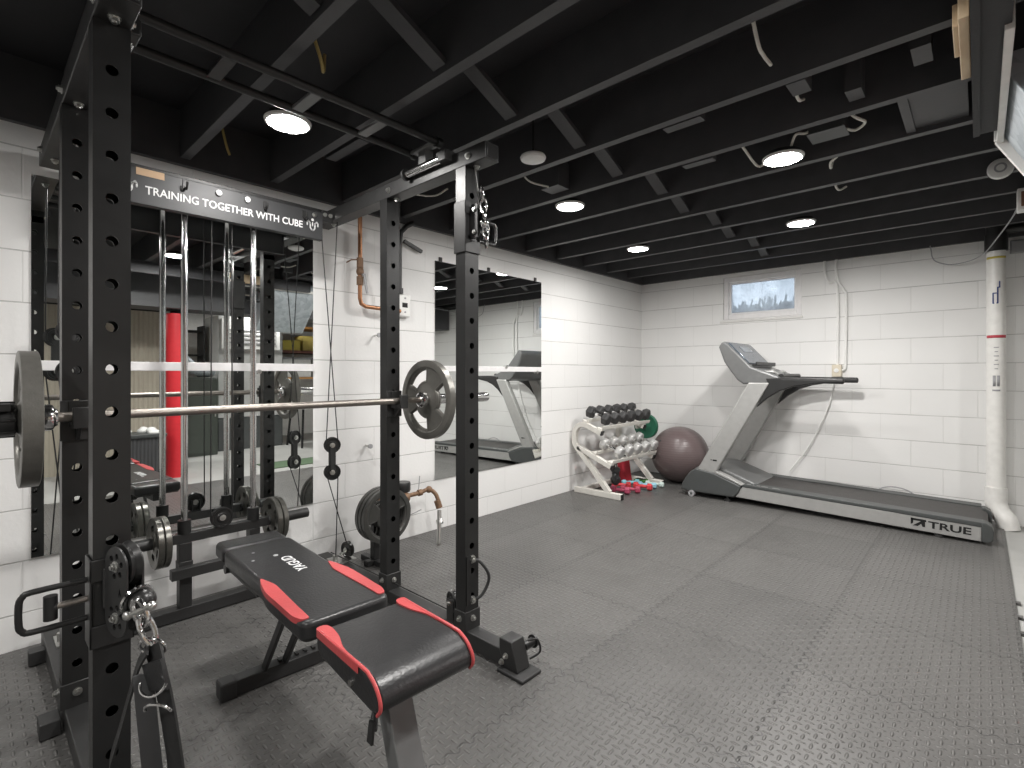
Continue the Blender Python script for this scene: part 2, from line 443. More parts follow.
for k, (ya, yb) in enumerate(zip(JY, JY[1:])):
    if yb < -5.2: continue
    for xb in (1.38+.05*(k % 2), 4.6+.05*(k % 2)):       # diagonal bridging boards, high at one joist and low at the next
        bm = B(); beam(bm, (xb, yb+.022, 2.262), (xb, ya-.022, 2.108), .062, .02, up=(0, 0, 1)); o = obj('bridging', bm, M_JOIST, ceil, smooth=0, world=False); o.location = -ceil.location
# short blocks nailed to joist sides, plywood patch
for x, y, lx, ly in ((1.02, -2.86, .12, .1), (1.86, -3.08, .16, .05), (1.75, -2.66, .15, .05), (2.28, -3.06, .06, .1), (2.42, -2.87, .05, .09), (2.62, -3.0, .05, .12), (.62, -3.9, .3, .05)):
    bm = B(); box(bm, x-lx/2, x+lx/2, y-ly/2, y+ly/2, 2.10, 2.24); o = obj('blocking', bm, M_JOIST, ceil, smooth=0, world=False); o.location = -ceil.location
bm = B(); box(bm, 2.53, 2.725, -2.745, -2.385, 2.10, 2.118); box(bm, 2.53, 2.56, -2.745, -2.385, 2.09, 2.10); o = obj('plywood_patch', bm, M_JOIST, ceil, smooth=0, world=False); o.location = -ceil.location
# dropped beams
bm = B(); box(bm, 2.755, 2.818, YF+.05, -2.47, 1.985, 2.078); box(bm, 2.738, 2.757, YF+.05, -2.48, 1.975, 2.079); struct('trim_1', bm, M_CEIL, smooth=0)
bm = B(); box(bm, 3.28, 3.66, YF, -.02, 1.74, 2.078); struct('trim_2', bm, M_JOIST, smooth=0)

# rubber mats, one interlocked covering with jigsaw teeth on its right edge
pts = [(0.005, -.005), (0.005, YF+.1), (2.88, YF+.1)]
y = YF+.1
while y < -.1:
    k = (y+3.02) % .61
    if -2.15 < y < -1.62 or y < -4.2:
        w = .019
        pts += [(2.88, y), (2.898, y-.006), (2.898, y+.03), (2.88, y+.024)]
        y += .19
    else:
        pts.append((2.88, y)); y += .06
pts.append((2.88, -.005))
bm = B(); prism(bm, pts, 2, -.012, 0)
tag(obj('rubber_floor_mat', bm, M_TREAD, smooth=0), 'black interlocking rubber floor matting with raised diamond tread under the gym equipment', 'floor mat')

# window_1
win = bpy.data.objects.new('window_1', None); COL.objects.link(win); win['kind'] = 'structure'; win.location = (0, 0, 0)
bm = B()
a, b = .045, .05
box(bm, wx0+.002, wx0+a, .01, .10, wz0+.002, wz1-.002); box(bm, wx1-a, wx1-.002, .01, .10, wz0+.002, wz1-.002)
box(bm, wx0+a, wx1-a, .01, .10, wz0+.002, wz0+b); box(bm, wx0+a, wx1-a, .01, .10, wz1-b, wz1-.002)
obj('window_frame', bm, M_VINYLW, win, bevel=.004, world=False)
bm = B(); q = .022
x0, x1, z0, z1 = wx0+a, wx1-a, wz0+b, wz1-b
box(bm, x0, x0+q, .03, .07, z0, z1); box(bm, x1-q, x1, .03, .07, z0, z1); box(bm, x0+q, x1-q, .03, .07, z0, z0+q*.8); box(bm, x0+q, x1-q, .03, .07, z1-q*.8, z1)
obj('window_sash', bm, M_VINYLW, win, bevel=.003, world=False)
bm = B(); box(bm, x0+.005, x1-.005, .047, .053, z0+.005, z1-.005); obj('pane', bm, M_PANE, win, smooth=0, world=False)
bm = B(); prism(bm, [(-.012, wz0-.028), (.02, wz0-.028), (.02, wz0-.002), (-.012, wz0-.012)], 0, wx0-.03, wx1+.01); obj('window_sill', bm, M_WHITE, win, world=False, bevel=.003)
# outside: earth bank with scrub, seen through the dirty glass
bm = B(); n0 = 0
N = 46
grid = [[bm.verts.new((-.6+3.4*i/N, .35+1.5*j/10, 1.55+.028*j+.035*math.sin(i*1.7+j)+random.random()*.05)) for j in range(11)] for i in range(N+1)]
for i in range(N):
    for j in range(10): bm.faces.new((grid[i][j], grid[i+1][j], grid[i+1][j+1], grid[i][j+1]))
o = struct('ground_outside', bm, M('wet_earth', (.05, .065, .075), .9, var=.5, scale=9), smooth=0); o.name = 'ground'
bm = B()
for k in range(900):
    x = random.uniform(.2, 2.3); y = random.uniform(.55, .95); h = random.uniform(.05, .16)*(1.5 if random.random() < .12 else 1)
    p = Vector((x, y, 1.66)); q_ = p+Vector((random.uniform(-.05, .05), random.uniform(-.03, .03), h))
    w = random.uniform(.008, .026)
    bm.faces.new([bm.verts.new(p+Vector((-w, 0, 0))), bm.verts.new(p+Vector((w, 0, 0))), bm.verts.new(q_+Vector((w*.5, .01, 0))), bm.verts.new(q_+Vector((-w*.4, 0, .01)))])
o = tag(obj('ground_scrub', bm, M('dark_leaf', (.035, .06, .06), .8, var=.4), smooth=0), 'dark low scrub growing outside behind the small basement window', 'plants'); o['kind'] = 'stuff'

# mirrors
def mirror(y0, y1, z0, z1, label, screws, clips):
    t = thing('wall_mirror', label, 'mirror', (.0, (y0+y1)/2, z0))
    bm = B(); box(bm, .001, .007, y0, y1, z0, z1); obj('glass_panel', bm, M_MIRROR, t, smooth=0)
    bm = B(); box(bm, .007, .019, y0, y1+.002, 1.088, 1.128); obj('batten', bm, M_VINYLW, t, bevel=.002)
    for yb, zb in screws:
        bm = B(); cyl(bm, (.019, yb, zb), (.026, yb, zb), .012, 14); obj('batten_screw', bm, M_BOLT, t)
    for yc, zc in clips:
        bm = B(); box(bm, .0, .012, yc-.012, yc+.012, zc-.012, zc+.022); cyl(bm, (.012, yc, zc+.01), (.016, yc, zc+.01), .006, 10); obj('clip', bm, M_BLACK2, t, bevel=.002)
    return t
mirror(-4.915, -3.765, .346, 1.865, 'frameless wall mirror behind the black sign and chrome guide rods', [(-4.06, 1.085), (-4.78, 1.085)], [])
mirror(-2.90, -1.75, .343, 1.852, 'frameless wall mirror on white block wall reflecting the treadmill', [(-1.82, 1.085), (-2.2, 1.125)], [(-2.85, 1.86), (-2.38, 1.86), (-1.83, 1.86)])

# ------------------------------------------------------------------ ceiling lights, detectors
LP = [(.738, -4.22, 'round recessed ceiling light above the pull up bars'), (.963, -2.643, 'round ceiling light glowing nearest the smoke detector'),
      (.747, -1.432, 'round ceiling light furthest back over the dumbbell corner'), (2.087, -2.515, 'larger looking round ceiling light beside the grey junction box'),
      (1.886, -1.326, 'round ceiling light in front of the back wall above the treadmill'), (2.26, -3.88, 'round ceiling light over the open mat seen in the left mirror'),
      (.9, -6.0, 'unseen added round ceiling light behind the camera near the left wall'), (2.3, -6.0, 'unseen added round ceiling light behind the camera mid room'),  # unseen lamps from here on, added so the walls are evenly bright
      (4.9, -2.2, 'unseen added round ceiling light above the utility area'), (4.9, -4.6, 'unseen added round ceiling light in front of the tan folding door')]
def ceiling_light():
    t = thing('ceiling_light', '', 'ceiling light')
    bm = B(); lathe(bm, [(.074, -.010), (.079, -.012), (.086, -.008), (.088, 0), (.074, 0), (.074, -.010)], (0, 0, 0), n=40); obj('trim_ring', bm, M_FIX, t, world=False)
    bm = B(); lathe(bm, [(0, -.0105), (.060, -.0100), (.0738, -.0085)], (0, 0, 0), n=40); obj('diffuser', bm, M_LIGHT, t, world=False)
    bm = B(); lathe(bm, [(.0738, -.0082), (.0738, .02), (0, .02), (0, -.006), (.0730, -.0060), (.0738, -.0082)], (0, 0, 0), n=40); obj('back_can', bm, M_DARK, t, world=False)
    return t
cl0 = ceiling_light()
for i, (x, y, lb) in enumerate(LP):
    t = cl0 if i == 0 else dup(cl0)
    t.location = (x, y, 2.078); t['label'] = lb; t['group'] = 'round ceiling lights'
    if x > 1.5:                                    # strength raised on right-hand and unseen fixtures to lift the back wall
        for ch in t.children:
            if ch.name.startswith('diffuser'):
                ch.data = ch.data.copy(); ch.data.materials[0] = M_LIGHT2
t = thing('smoke_detector', 'small white smoke detector hanging under the joist near the rack top', 'smoke detector', (1.243, -3.311, 2.05))
bm = B(); lathe(bm, [(0, 0), (.035, .003), (.056, .012), (.06, .022), (.056, .03), (0, .03)], (1.243, -3.311, 2.05)); obj('cover', bm, M_FIX, t)
bm = B(); cyl(bm, (1.243, -3.311, 2.08), (1.243, -3.311, 2.30), .006); cyl(bm, (1.243, -3.311, 2.075), (1.243, -3.311, 2.085), .05); obj('mount', bm, M_BLACK2, t)
t = thing('smoke_detector', 'round white detector on the joist side near the black drain pipe', 'smoke detector', (2.832, -1.575, 2.09))
bm = B(); lathe(bm, [(0, .030), (.035, .029), (.046, .024), (.050, .014), (.050, 0), (0, 0)], (2.832, -1.572, 2.098), (0, -1, 0)); obj('cover', bm, M_FIX, t)
bm = B(); lathe(bm, [(.016, .0300), (.024, .0300), (.024, .032), (.016, .032), (.016, .0300)], (2.832, -1.572, 2.098), (0, -1, 0)); obj('grille_ring', bm, M_LABELG, t)

# cables and boxes between the joists
def cable(name, label, pts, r=.006, m=None, k=6, cat='cable', grp=None):
    bm = B(); tube(bm, pts, r, 8, k=k); return tag(obj(name, bm, m or M_CABLEW), label, cat, grp)
cable('electrical_cable', 'short white cable hanging at the top edge above the open mat', [(2.236, -3.50, 2.28), (2.24, -3.39, 2.13), (2.236, -3.315, 2.12), (2.238, -3.24, 2.12)])
cable('electrical_cable', 'white cable drooping from the block above the brightest right light', [(2.262, -3.10, 2.16), (2.257, -3.016, 2.12), (2.25, -2.93, 2.12), (2.25, -2.86, 2.15)])
cable('electrical_cable', 'white cable curling in a loop beside the grey junction box', [(2.27, -2.60, 2.16), (2.325, -2.57, 2.12), (2.364, -2.50, 2.12), (2.407, -2.554, 2.12), (2.384, -2.631, 2.12), (2.35, -2.66, 2.16)])
cable('electrical_cable', 'white cable from ceiling light to the grey junction box', [(2.12, -2.53, 2.10), (2.16, -2.60, 2.13), (2.203, -2.612, 2.12), (2.25, -2.58, 2.15)])
cable('electrical_cable', 'white cable hooked below a joist in front of the far right light', [(2.27, -2.33, 2.20), (2.267, -2.281, 2.12), (2.222, -2.215, 2.11), (2.202, -2.103, 2.12), (2.2, -2.03, 2.2)])
cable('electrical_cable', 'tiny white cable end curling under the fourth joist from the back', [(2.18, -1.90, 2.2), (2.174, -1.852, 2.12), (2.18, -1.78, 2.10), (2.21, -1.75, 2.12)])
cable('electrical_cable', 'white cable running left from the light beside the junction box', [(1.93, -2.73, 2.13), (1.956, -2.684, 2.12), (1.96, -2.46, 2.09), (2.02, -2.49, 2.10)])
cable('electrical_cable', 'yellow cable hanging near the light above the pull up bars', [(1.15, -4.36, 2.3), (1.134, -4.284, 2.14), (1.09, -4.25, 2.12), (1.06, -4.23, 2.2)], m=M('yellow_cable', (.45, .34, .12), .5))
cable('electrical_cable', 'small yellow cable hanging by the wall above the black sign', [(.20, -4.30, 2.25), (.19, -4.27, 2.14), (.175, -4.25, 2.10)], m=M('yellow_cable', (.45, .34, .12), .5))
cable('electrical_cable', 'white cable stub beside the top of the front right rack post', [(.96, -3.11, 2.2), (1.0, -3.07, 2.10), (1.07, -2.98, 2.07)], r=.005)
cable('electrical_cable', 'white cable crossing behind the rack top beam', [(.34, -3.52, 2.2), (.38, -3.48, 2.10), (.50, -3.32, 2.07), (.55, -3.24, 2.12)], r=.005)
t = thing('junction_box', 'grey metal junction box between joists beside the right ceiling light', 'junction box', (2.28, -2.57, 2.10))
bm = B(); cbox(bm, (2.275, -2.56, 2.16), (.13, .11, .10)); obj('box_body', bm, M_TMD, t, bevel=.004)
bm = B(); cbox(bm, (2.275, -2.56, 2.107), (.14, .12, .004)); obj('cover_plate', bm, M_TMD, t, bevel=.001)

# ------------------------------------------------------------------ right hand services
t = thing('drain_pipe', 'white plastic drain pipe standing in the back right corner by the treadmill', 'pipe', (2.842, -.12, -.012))
bm = B(); cyl(bm, (2.842, -.12, .25), (2.842, -.12, 1.96), .052, 32); obj('pipe_shaft', bm, M_PVC, t)
bm = B(); cyl(bm, (2.842, -.12, .2), (2.842, -.12, .27), .06, 32); obj('coupling', bm, M_PVC, t)
bm = B(); sweep(bm, cr([(2.842, -.12, .22), (2.842, -.125, .15), (2.862, -.14, .095), (2.893, -.16, .05), (2.905, -.165, -.012)], 6), circ(.06, 28)); obj('elbow', bm, M_PVC, t)
for nm, z0, z1, m in (('yellow_band', 1.885, 1.90, M_LABELY), ('red_band', 1.325, 1.345, M_LABELR)):
    bm = B(); N = 16
    for i in range(N):
        pass
    A = [[bm.verts.new((2.842+.0525*math.cos(t_), -.12+.0525*math.sin(t_), z)) for z in (z0, z1)] for t_ in [math.radians(-160+10*i) for i in range(15)]]
    for p, q_ in zip(A, A[1:]): bm.faces.new((p[0], q_[0], q_[1], p[1]))
    o = obj(nm, bm, m, t); sd = o.modifiers.new('thick', 'SOLIDIFY'); sd.thickness = .0006
def on_pipe(bm, s, size, z, ang, offset=0):
    n0 = len(bm.verts); text_bm(bm, s, size, Matrix.Identity(4), .0004, offset)
    bm.verts.ensure_lookup_table()
    for v in bm.verts[n0:]:   # wrap the print around the pipe, reading upwards
        th = math.radians(ang)+v.co.y*-1/.0527; r = .0524+abs(v.co.z); zz = z+v.co.x
        v.co = Vector((2.842+r*math.cos(th), -.12+r*math.sin(th), zz))
bm = B(); n0 = 0
for pth in ([(-.09, .012), (-.09, -.012)], [(-.09, .012), (.02, .012), (.02, .022), (.06, .022)], [(-.09, -.012), (-.02, -.012), (-.02, .004)]):
    stroke(bm, pth, .008, .0008)
for v in bm.verts:
    th = math.radians(-95)+v.co.y/.0527; r = .0526+abs(v.co.z); zz = 1.66+v.co.x
    v.co = Vector((2.842+r*math.cos(th), -.12+r*math.sin(th), zz))
obj('blue_emblem', bm, M_LABELB, t)
bm = B()
for i in range(6):
    z = 1.255-.03*i; w = .35 if i % 2 else .5
    A = [[bm.verts.new((2.842+.0527*math.cos(a_), -.12+.0527*math.sin(a_), zz)) for zz in (z, z+.006)] for a_ in [math.radians(-90)-w/2+w*j/6 for j in range(7)]]
    for p, q_ in zip(A, A[1:]): bm.faces.new((p[0], q_[0], q_[1], p[1]))
for (za, zb, w0, w1) in ((.985, 1.06, -.35, -.05), (.985, 1.06, .05, .35), (.95, .962, -.4, .4)):
    A = [[bm.verts.new((2.842+.0527*math.cos(a_), -.12+.0527*math.sin(a_), zz)) for zz in (za, zb)] for a_ in [math.radians(-90)+w0+(w1-w0)*j/4 for j in range(5)]]
    for p, q_ in zip(A, A[1:]): bm.faces.new((p[0], q_[0], q_[1], p[1]))
o = obj('printed_label', bm, M_LABELG, t); sd = o.modifiers.new('thick', 'SOLIDIFY'); sd.thickness = .0006
t = thing('vent_pipe', 'black plastic pipe and tee joining the white drain pipe at the ceiling', 'pipe', (2.842, -.12, 1.94))
bm = B(); cyl(bm, (2.842, -.12, 2.0), (2.842, -.12, 2.29), .055, 28); obj('riser', bm, M_ABS, t)
bm = B(); cyl(bm, (2.842, -.12, 1.94), (2.842, -.12, 2.06), .062, 28); cyl(bm, (2.842, -.12, 2.12), (2.842, -.12, 2.17), .062, 28); obj('coupling', bm, M_ABS, t)
bm = B(); cyl(bm, (2.842, -.12, 2.085), (3.9, -.12, 2.10), .028, 20); obj('branch', bm, M_ABS, t)
t = thing('wall_box', 'small grey box fixed on the wall right of the black pipe', 'electrical box', (2.95, -.02, 1.92))
bm = B(); box(bm, 2.915, 2.985, -.045, -.001, 1.93, 2.02); obj('box_body', bm, M_LABELG, t, bevel=.004)
bm = B(); box(bm, 2.925, 2.975, -.05, -.045, 1.94, 2.01); obj('lid', bm, M_LABELG, t, bevel=.002)
cable('power_wire', 'thin dark wire drooping along the back wall to the ceiling box', [(2.475, -.03, 2.06), (2.482, -.04, 2.02), (2.49, -.045, 1.965), (2.52, -.045, 1.925), (2.60, -.05, 1.895), (2.70, -.06, 1.905), (2.78, -.14, 1.935), (2.84, -.45, 1.97), (2.90, -.9, 2.0), (2.915, -1.13, 2.02)], r=.004, m=M_LABELG, cat='wire')
t = thing('outlet_box', 'white box with brown cover at the right edge under the joists', 'electrical box', (2.95, -1.2, 1.95))
bm = B(); box(bm, 2.905, 2.99, -1.23, -1.15, 1.955, 2.075); obj('box_body', bm, M_FIX, t, bevel=.005)
bm = B(); box(bm, 2.92, 2.975, -1.235, -1.23, 1.975, 2.055); obj('cover_plate', bm, M_BROWN, t, bevel=.002)
t = thing('pine_block', 'pale unpainted wood block beside the black beam at the top edge', 'wood block', (2.69, -3.1, 1.98))
bm = B(); box(bm, 2.714, 2.737, -3.35, -2.98, 1.99, 2.075); obj('board', bm, M_PINE, t, bevel=.002)
bm = B(); box(bm, 2.702, 2.714, -3.3, -3.12, 2.0, 2.06); obj('shim', bm, M_PINE, t, bevel=.002)
t = thing('metal_duct', 'galvanised sheet metal duct with white flange at upper right corner', 'duct', (3.0, -3.0, 1.8))
bm = B(); prism(bm, [(2.826, 1.99), (2.826, 2.07), (3.2, 2.07), (3.2, 1.55), (2.905, 1.83)], 1, -2.9, -2.36); obj('duct_body', bm, M_GALV, t, bevel=.003)
bm = B()
beam(bm, (2.812, -2.353, 1.985), (2.905, -2.353, 1.815), .025, .03); beam(bm, (2.812, -2.353, 1.985), (2.812, -2.353, 2.075), .02, .03)
beam(bm, (2.814, -3.25, 1.985), (2.814, -2.353, 1.985), .02, .03)
obj('flange', bm, M_PVC, t, bevel=.002)
bm = B(); box(bm, 2.819, 2.824, -3.25, -2.50, 2.0, 2.075); obj('insulation_strip', bm, M_PVC, t)

# conduits and outlet on the back wall
t = thing('wall_outlet', 'cream wall outlet with two white conduits behind the treadmill handrail', 'outlet', (1.87, 0, 1.06))
bm = B(); box(bm, 1.825, 1.895, -.05, -.001, 1.045, 1.15); obj('outlet_box', bm, M('cream_outlet', (.66, .60, .48), .5), t, bevel=.006)
bm = B(); cyl(bm, (1.86, -.055, 1.10), (1.86, -.05, 1.10), .018, 16); obj('socket', bm, M_FIX, t)
bm = B(); tube(bm, [(1.766, -.018, 2.055), (1.77, -.018, 1.95), (1.80, -.018, 1.86), (1.862, -.018, 1.80), (1.862, -.018, 1.15)], .011, 10, k=5); obj('conduit', bm, M_FIX, t)
bm = B(); tube(bm, [(1.856, -.018, 2.065), (1.85, -.018, 1.98), (1.87, -.018, 1.86), (1.91, -.018, 1.78), (1.926, -.018, 1.70), (1.921, -.018, 1.20), (1.917, -.018, 1.12), (1.892, -.018, 1.10)], .011, 10, k=5); obj('conduit', bm, M_FIX, t)
bm = B(); tube(bm, [(1.845, -.03, 1.05), (1.80, -.03, .8), (1.66, -.035, .45), (1.5, -.04, .2)], .005, 8, k=5); obj('power_cord', bm, M_FIX, t)

# copper pipe, sensor, gas fitting on the left wall
t = thing('copper_pipe', 'copper water pipe with brass valve bending right on the left wall', 'pipe', (.06, -3.50, 1.46))
bm = B(); tube(bm, [(.06, -3.503, 2.06), (.06, -3.503, 1.52), (.06, -3.495, 1.49), (.06, -3.465, 1.476), (.06, -3.22, 1.47)], .0125, 14); obj('pipe_run', bm, M_COPPER, t)
bm = B(); cyl(bm, (.06, -3.503, 1.70), (.06, -3.503, 1.76), .019); cyl(bm, (.06, -3.503, 1.60), (.06, -3.503, 1.65), .02); ell(bm, (.06, -3.503, 1.68), (.022, .022, .028)); tube(bm, [(.06, -3.51, 1.75), (.06, -3.56, 1.74), (.06, -3.59, 1.72)], .004, 6); obj('valve_body', bm, M_BRASS, t)
bm = B(); beam(bm, (.085, -3.49, 1.665), (.085, -3.47, 1.55), .016, .006); cyl(bm, (.07, -3.495, 1.66), (.09, -3.495, 1.66), .006); obj('valve_handle', bm, M_LABELG, t, bevel=.002)
t = thing('wall_sensor', 'white gas detector box hanging on the wall right of the rear rack post', 'detector', (.0, -3.168, 1.42))
bm = B(); box(bm, .001, .04, -3.213, -3.125, 1.44, 1.585); obj('housing', bm, M_FIX, t, bevel=.008)
bm = B(); box(bm, .04, .042, -3.19, -3.150, 1.50, 1.53); obj('display', bm, M_DARK, t); 
for z in (1.56, 1.47):
    bm = B(); cyl(bm, (.04, -3.168, z), (.043, -3.168, z), .006); obj('button', bm, M_LABELG, t)
t = thing('black_conduit', 'black conduit running down the left wall to the white detector', 'conduit', (.03, -3.2, 1.58))
bm = B(); tube(bm, [(.03, -3.10, 2.06), (.03, -3.15, 2.03), (.03, -3.195, 1.98), (.03, -3.205, 1.9), (.03, -3.205, 1.60)], .016, 12); obj('tube', bm, M_ABS, t)
bm = B(); cyl(bm, (.03, -3.205, 1.585), (.03, -3.205, 1.62), .024); obj('fitting', bm, M_ABS, t)
bm = B(); beam(bm, (.03, -3.17, 1.93), (.03, -3.03, 1.885), .02, .02); obj('strap', bm, M_ABS, t)
for (yy, zz, lb) in ((-3.43, .635, 'small metal anchor sticking out of wall right of the hanging pulleys'), (-3.37, 1.31, 'small metal anchor in the wall below the copper pipe bend')):
    t = thing('wall_anchor', lb, 'wall hook', (.0, yy, zz)); bm = B(); cyl(bm, (.001, yy, zz), (.05, yy, zz), .006); obj('shank', bm, M_BOLT, t); bm = B(); cyl(bm, (.05, yy, zz), (.06, yy, zz), .014, 12); obj('head', bm, M_LABELG, t)
t = thing('water_valve', 'rusty brass pipe assembly with black meter low on the left wall', 'pipe fitting', (.2, -3.2, 0))
bm = B(); cyl(bm, (.001, -3.34, .30), (.13, -3.34, .30), .022); tube(bm, [(.13, -3.36, .30), (.13, -3.20, .31), (.14, -3.13, .315)], .014, 12); cyl(bm, (.14, -3.28, .305), (.14, -3.22, .305), .028); obj('supply_pipe', bm, M_BRASS, t)
bm = B(); tube(bm, [(.14, -3.13, .315), (.16, -3.07, .33), (.19, -3.04, .30), (.21, -3.03, .25)], .013, 12, k=4); cyl(bm, (.205, -3.04, .262), (.216, -3.03, .215), .021); ell(bm, (.16, -3.07, .33), (.022, .022, .022)); cyl(bm, (.14, -3.14, .315), (.143, -3.115, .318), .02); obj('brass_elbow', bm, M_BRASS, t)
bm = B(); tube(bm, [(.215, -3.03, .2), (.24, -3.05, .1), (.262, -3.07, 0)], .014, 12); cyl(bm, (.222, -3.035, .14), (.235, -3.04, .12), .022); obj('drop_pipe', bm, M_BOLT, t)
bm = B(); lathe(bm, [(0, 0), (.045, 0), (.05, .01), (.05, .05), (.045, .06), (0, .06)], (.10, -3.23, .335)); cyl(bm, (.10, -3.33, .35), (.10, -3.26, .355), .018); obj('meter', bm, M_PLASTIC, t)
bm = B(); tube(bm, [(.13, -3.13, .33), (.13, -3.12, .42)], .003, 6); tube(bm, [(.06, -3.3, .25), (.08, -3.2, .16), (.12, -3.1, .2)], .003, 6); obj('wire', bm, M_LABELG, t)

# ------------------------------------------------------------------ power rack
XF_, XB_, YL, YR = 1.26, .72, -4.86, -3.735
UX, UY = .056, .070
rack = thing('power_rack', 'black steel power rack with pull up bars, lettered sign and cable pulleys', 'power rack', (.75, -4.3, 0))
for (x, y) in ((XF_, YL), (XF_, YR), (XB_, YL), (XB_, YR)):
    bm = B(); perf_tube(bm, x, y, .07, 1.885, UX, UY, .0985, .20, .0125); up = obj('upright', bm, M_BLACK, rack, smooth=30)
    # bolted bracket at the foot
    bm = B(); box(bm, x-.033, x+.033, y-.040, y+.040, .0705, .145)
    obj('foot_bracket', bm, M_BLACK2, up, bevel=.002); bolts(up, [((x+.033, y, .115), (1, 0, 0)), ((x, y-.04, .115), (0, -1, 0))], 'foot_bolt', r=.009)
for y, nm in ((YL, 'l'), (YR, 'r')):
    bm = B(); box(bm, .06, 1.50, y-.030, y+.030, .012, .072)
    o = obj('base_beam', bm, M_BLACK2, rack, bevel=.003)
    bm = B(); prism(bm, [(1.50, .015), (1.56, .015), (1.53, .115), (1.47, .115), (1.47, .072)], 1, y-.034, y+.034); ob = obj('toe_block', bm, M_BLACK2, o, bevel=.003)
    bm = B(); box(bm, 1.475, 1.60, y-.052, y+.052, .0, .013); obj('foot_plate', bm, M_RUBBER, o, bevel=.004)
    bm = B(); cyl(bm, (1.53, y+.034, .075), (1.53, y+.085, .075), .016); cyl(bm, (1.53, y+.085, .075), (1.53, y+.092, .075), .024)
    tube(bm, [(1.545, y+.04, .10), (1.565, y+.07, .10), (1.565, y+.085, .05), (1.545, y+.05, .03)], .004, 8, k=4)
    obj('band_peg', bm, M_BLACK, o); bolts(o, [((1.505, y-.034, .06), (0, -1, 0)), ((1.485, y-.034, .032), (0, -1, 0)), ((1.53, y+.092, .075), (0, 1, 0))], 'toe_bolt', r=.008)
for x in (.19,):
    bm = B(); box(bm, x-.025, x+.025, YL-.075, YR+.075, .005, .055); obj('rear_floor_beam', bm, M_BLACK2, rack, bevel=.003)
bm = B(); box(bm, XB_-.04, XB_+.03, YL-.085, YL-.036, .002, .05); obj('foot_pad', bm, M_RUBBER, rack, bevel=.003)
# top
for y in (YL, YR):
    bm = B(); box(bm, .06, 1.40, y-.036, y+.036, 1.885, 1.950)
    o = obj('top_beam', bm, M_BLACK2, rack, bevel=.003)
    bm = B(); box(bm, 1.400, 1.404, y-.030, y+.030, 1.891, 1.944); obj('end_cap', bm, M_PLASTIC, o, bevel=.002)
    for x in (XF_, XB_, .13):
        bolts(o, [((x+.045, y-.036, 1.917), (0, -1, 0)), ((x, y+.036, 1.917), (0, 1, 0)), ((x+.055, y, 1.885), (0, 0, -1))], r=.010)
    # roller bar lying along the beam between the posts
    bm = B(); ry = y-.056 if y > -4 else y+.056
    cyl(bm, (.93, ry, 1.938), (1.165, ry, 1.938), .017, 20); obj('roller_bar', bm, M_CHROME, o)
    bm = B(); cyl(bm, (.922, ry, 1.938), (.934, ry, 1.938), .025); obj('roller_end', bm, M_BLACK2, o); bm = B(); box(bm, 1.15, 1.21, min(ry, y)-.015, max(ry, y)+.015, 1.922, 1.966); obj('roller_holder', bm, M_BLACK2, o, bevel=.004)
bm = B(); box(bm, .165, .225, YL+.036, YR-.036, 1.88, 1.935); obj('rear_top_beam', bm, M_BLACK2, rack, bevel=.003)
# pull up bars: two long rails with flat cross plates
pull = None
for x in (.944, 1.115):
    bm = B(); cyl(bm, (x, YL+.02, 2.03), (x, YR-.02, 2.03), .0145, 16); o = obj('pull_up_bar', bm, M_BLACK2, rack)
    for y in (YL+.03, YR-.03):
        bm = B(); cyl(bm, (x, y-.012, 2.03), (x, y+.012, 2.03), .021, 16); obj('bar_end', bm, M_PLASTIC, o)
for y in (YL+.05, -4.55, -4.28, -4.02, YR-.035):
    bm = B(); box(bm, .955, 1.104, y-.020, y+.020, 2.020, 2.032); obj('cross_plate', bm, M_TMS2 if y > -4.5 else M_BLACK2, rack, bevel=.002)
for y in (YL+.025, YR-.025):
    bm = B(); box(bm, 1.0, 1.05, y-.02, y+.02, 1.95, 2.021); obj('bar_bracket', bm, M_TMS2, rack, bevel=.002)
# sign
SX = .25
sign = None
bm = B(); box(bm, SX-.004, SX, -4.70, -3.83, 1.766, 1.912); box(bm, SX-.03, SX, -4.70, -3.83, 1.908, 1.912); box(bm, SX-.03, SX, -4.70, -3.83, 1.766, 1.770)
sign = obj('sign_panel', bm, M('black_sign_sheet', (.05, .051, .053), .46, .2, var=.15, scale=8), rack, bevel=.0015)
bm = B()
TF = lambda y, z: frame((SX+.001, y, z), (0, 1, 0), (0, 0, 1), (1, 0, 0))
text_bm(bm, 'TRAINING TOGETHER WITH CUBE', .047, TF(-4.265, 1.826), .0006, .0006, xs=.80)
ys = [v.co.y for v in bm.verts]; k = (.655)/(max(ys)-min(ys)); c0 = (max(ys)+min(ys))/2
for v in bm.verts: v.co.y = -4.264+(v.co.y-c0)*k
obj('lettering', bm, M_LETTER, sign, smooth=0)
def emblem(y, z):
    bm = B()
    stroke(bm, [(-.028, -.002), (-.028, .012), (-.022, .019), (-.016, .012), (-.012, .004)], .0065)
    stroke(bm, [(.028, -.002), (.028, .012), (.022, .019), (.016, .012), (.012, .004)], .0065)
    stroke(bm, [(-.012, .010), (-.012, -.014), (-.006, -.024), (0, -.027), (.006, -.024), (.012, -.014), (.012, .010)], .0065)
    stroke(bm, [(0, -.004), (0, .012)], .0055)
    cyl(bm, (0, .027, -.00075), (0, .027, .00075), .007, 14)
    xf(bm, 0, frame((SX+.001, y, z), (0, 1, 0), (0, 0, 1), (1, 0, 0)))
    obj('emblem', bm, M_LETTER, sign, smooth=0)
emblem(-3.885, 1.835); emblem(-4.648, 1.835)
bm = B(); box(bm, SX, SX+.0015, -4.622, -4.525, 1.884, 1.913); obj('brown_sticker', bm, M_TAN, sign)
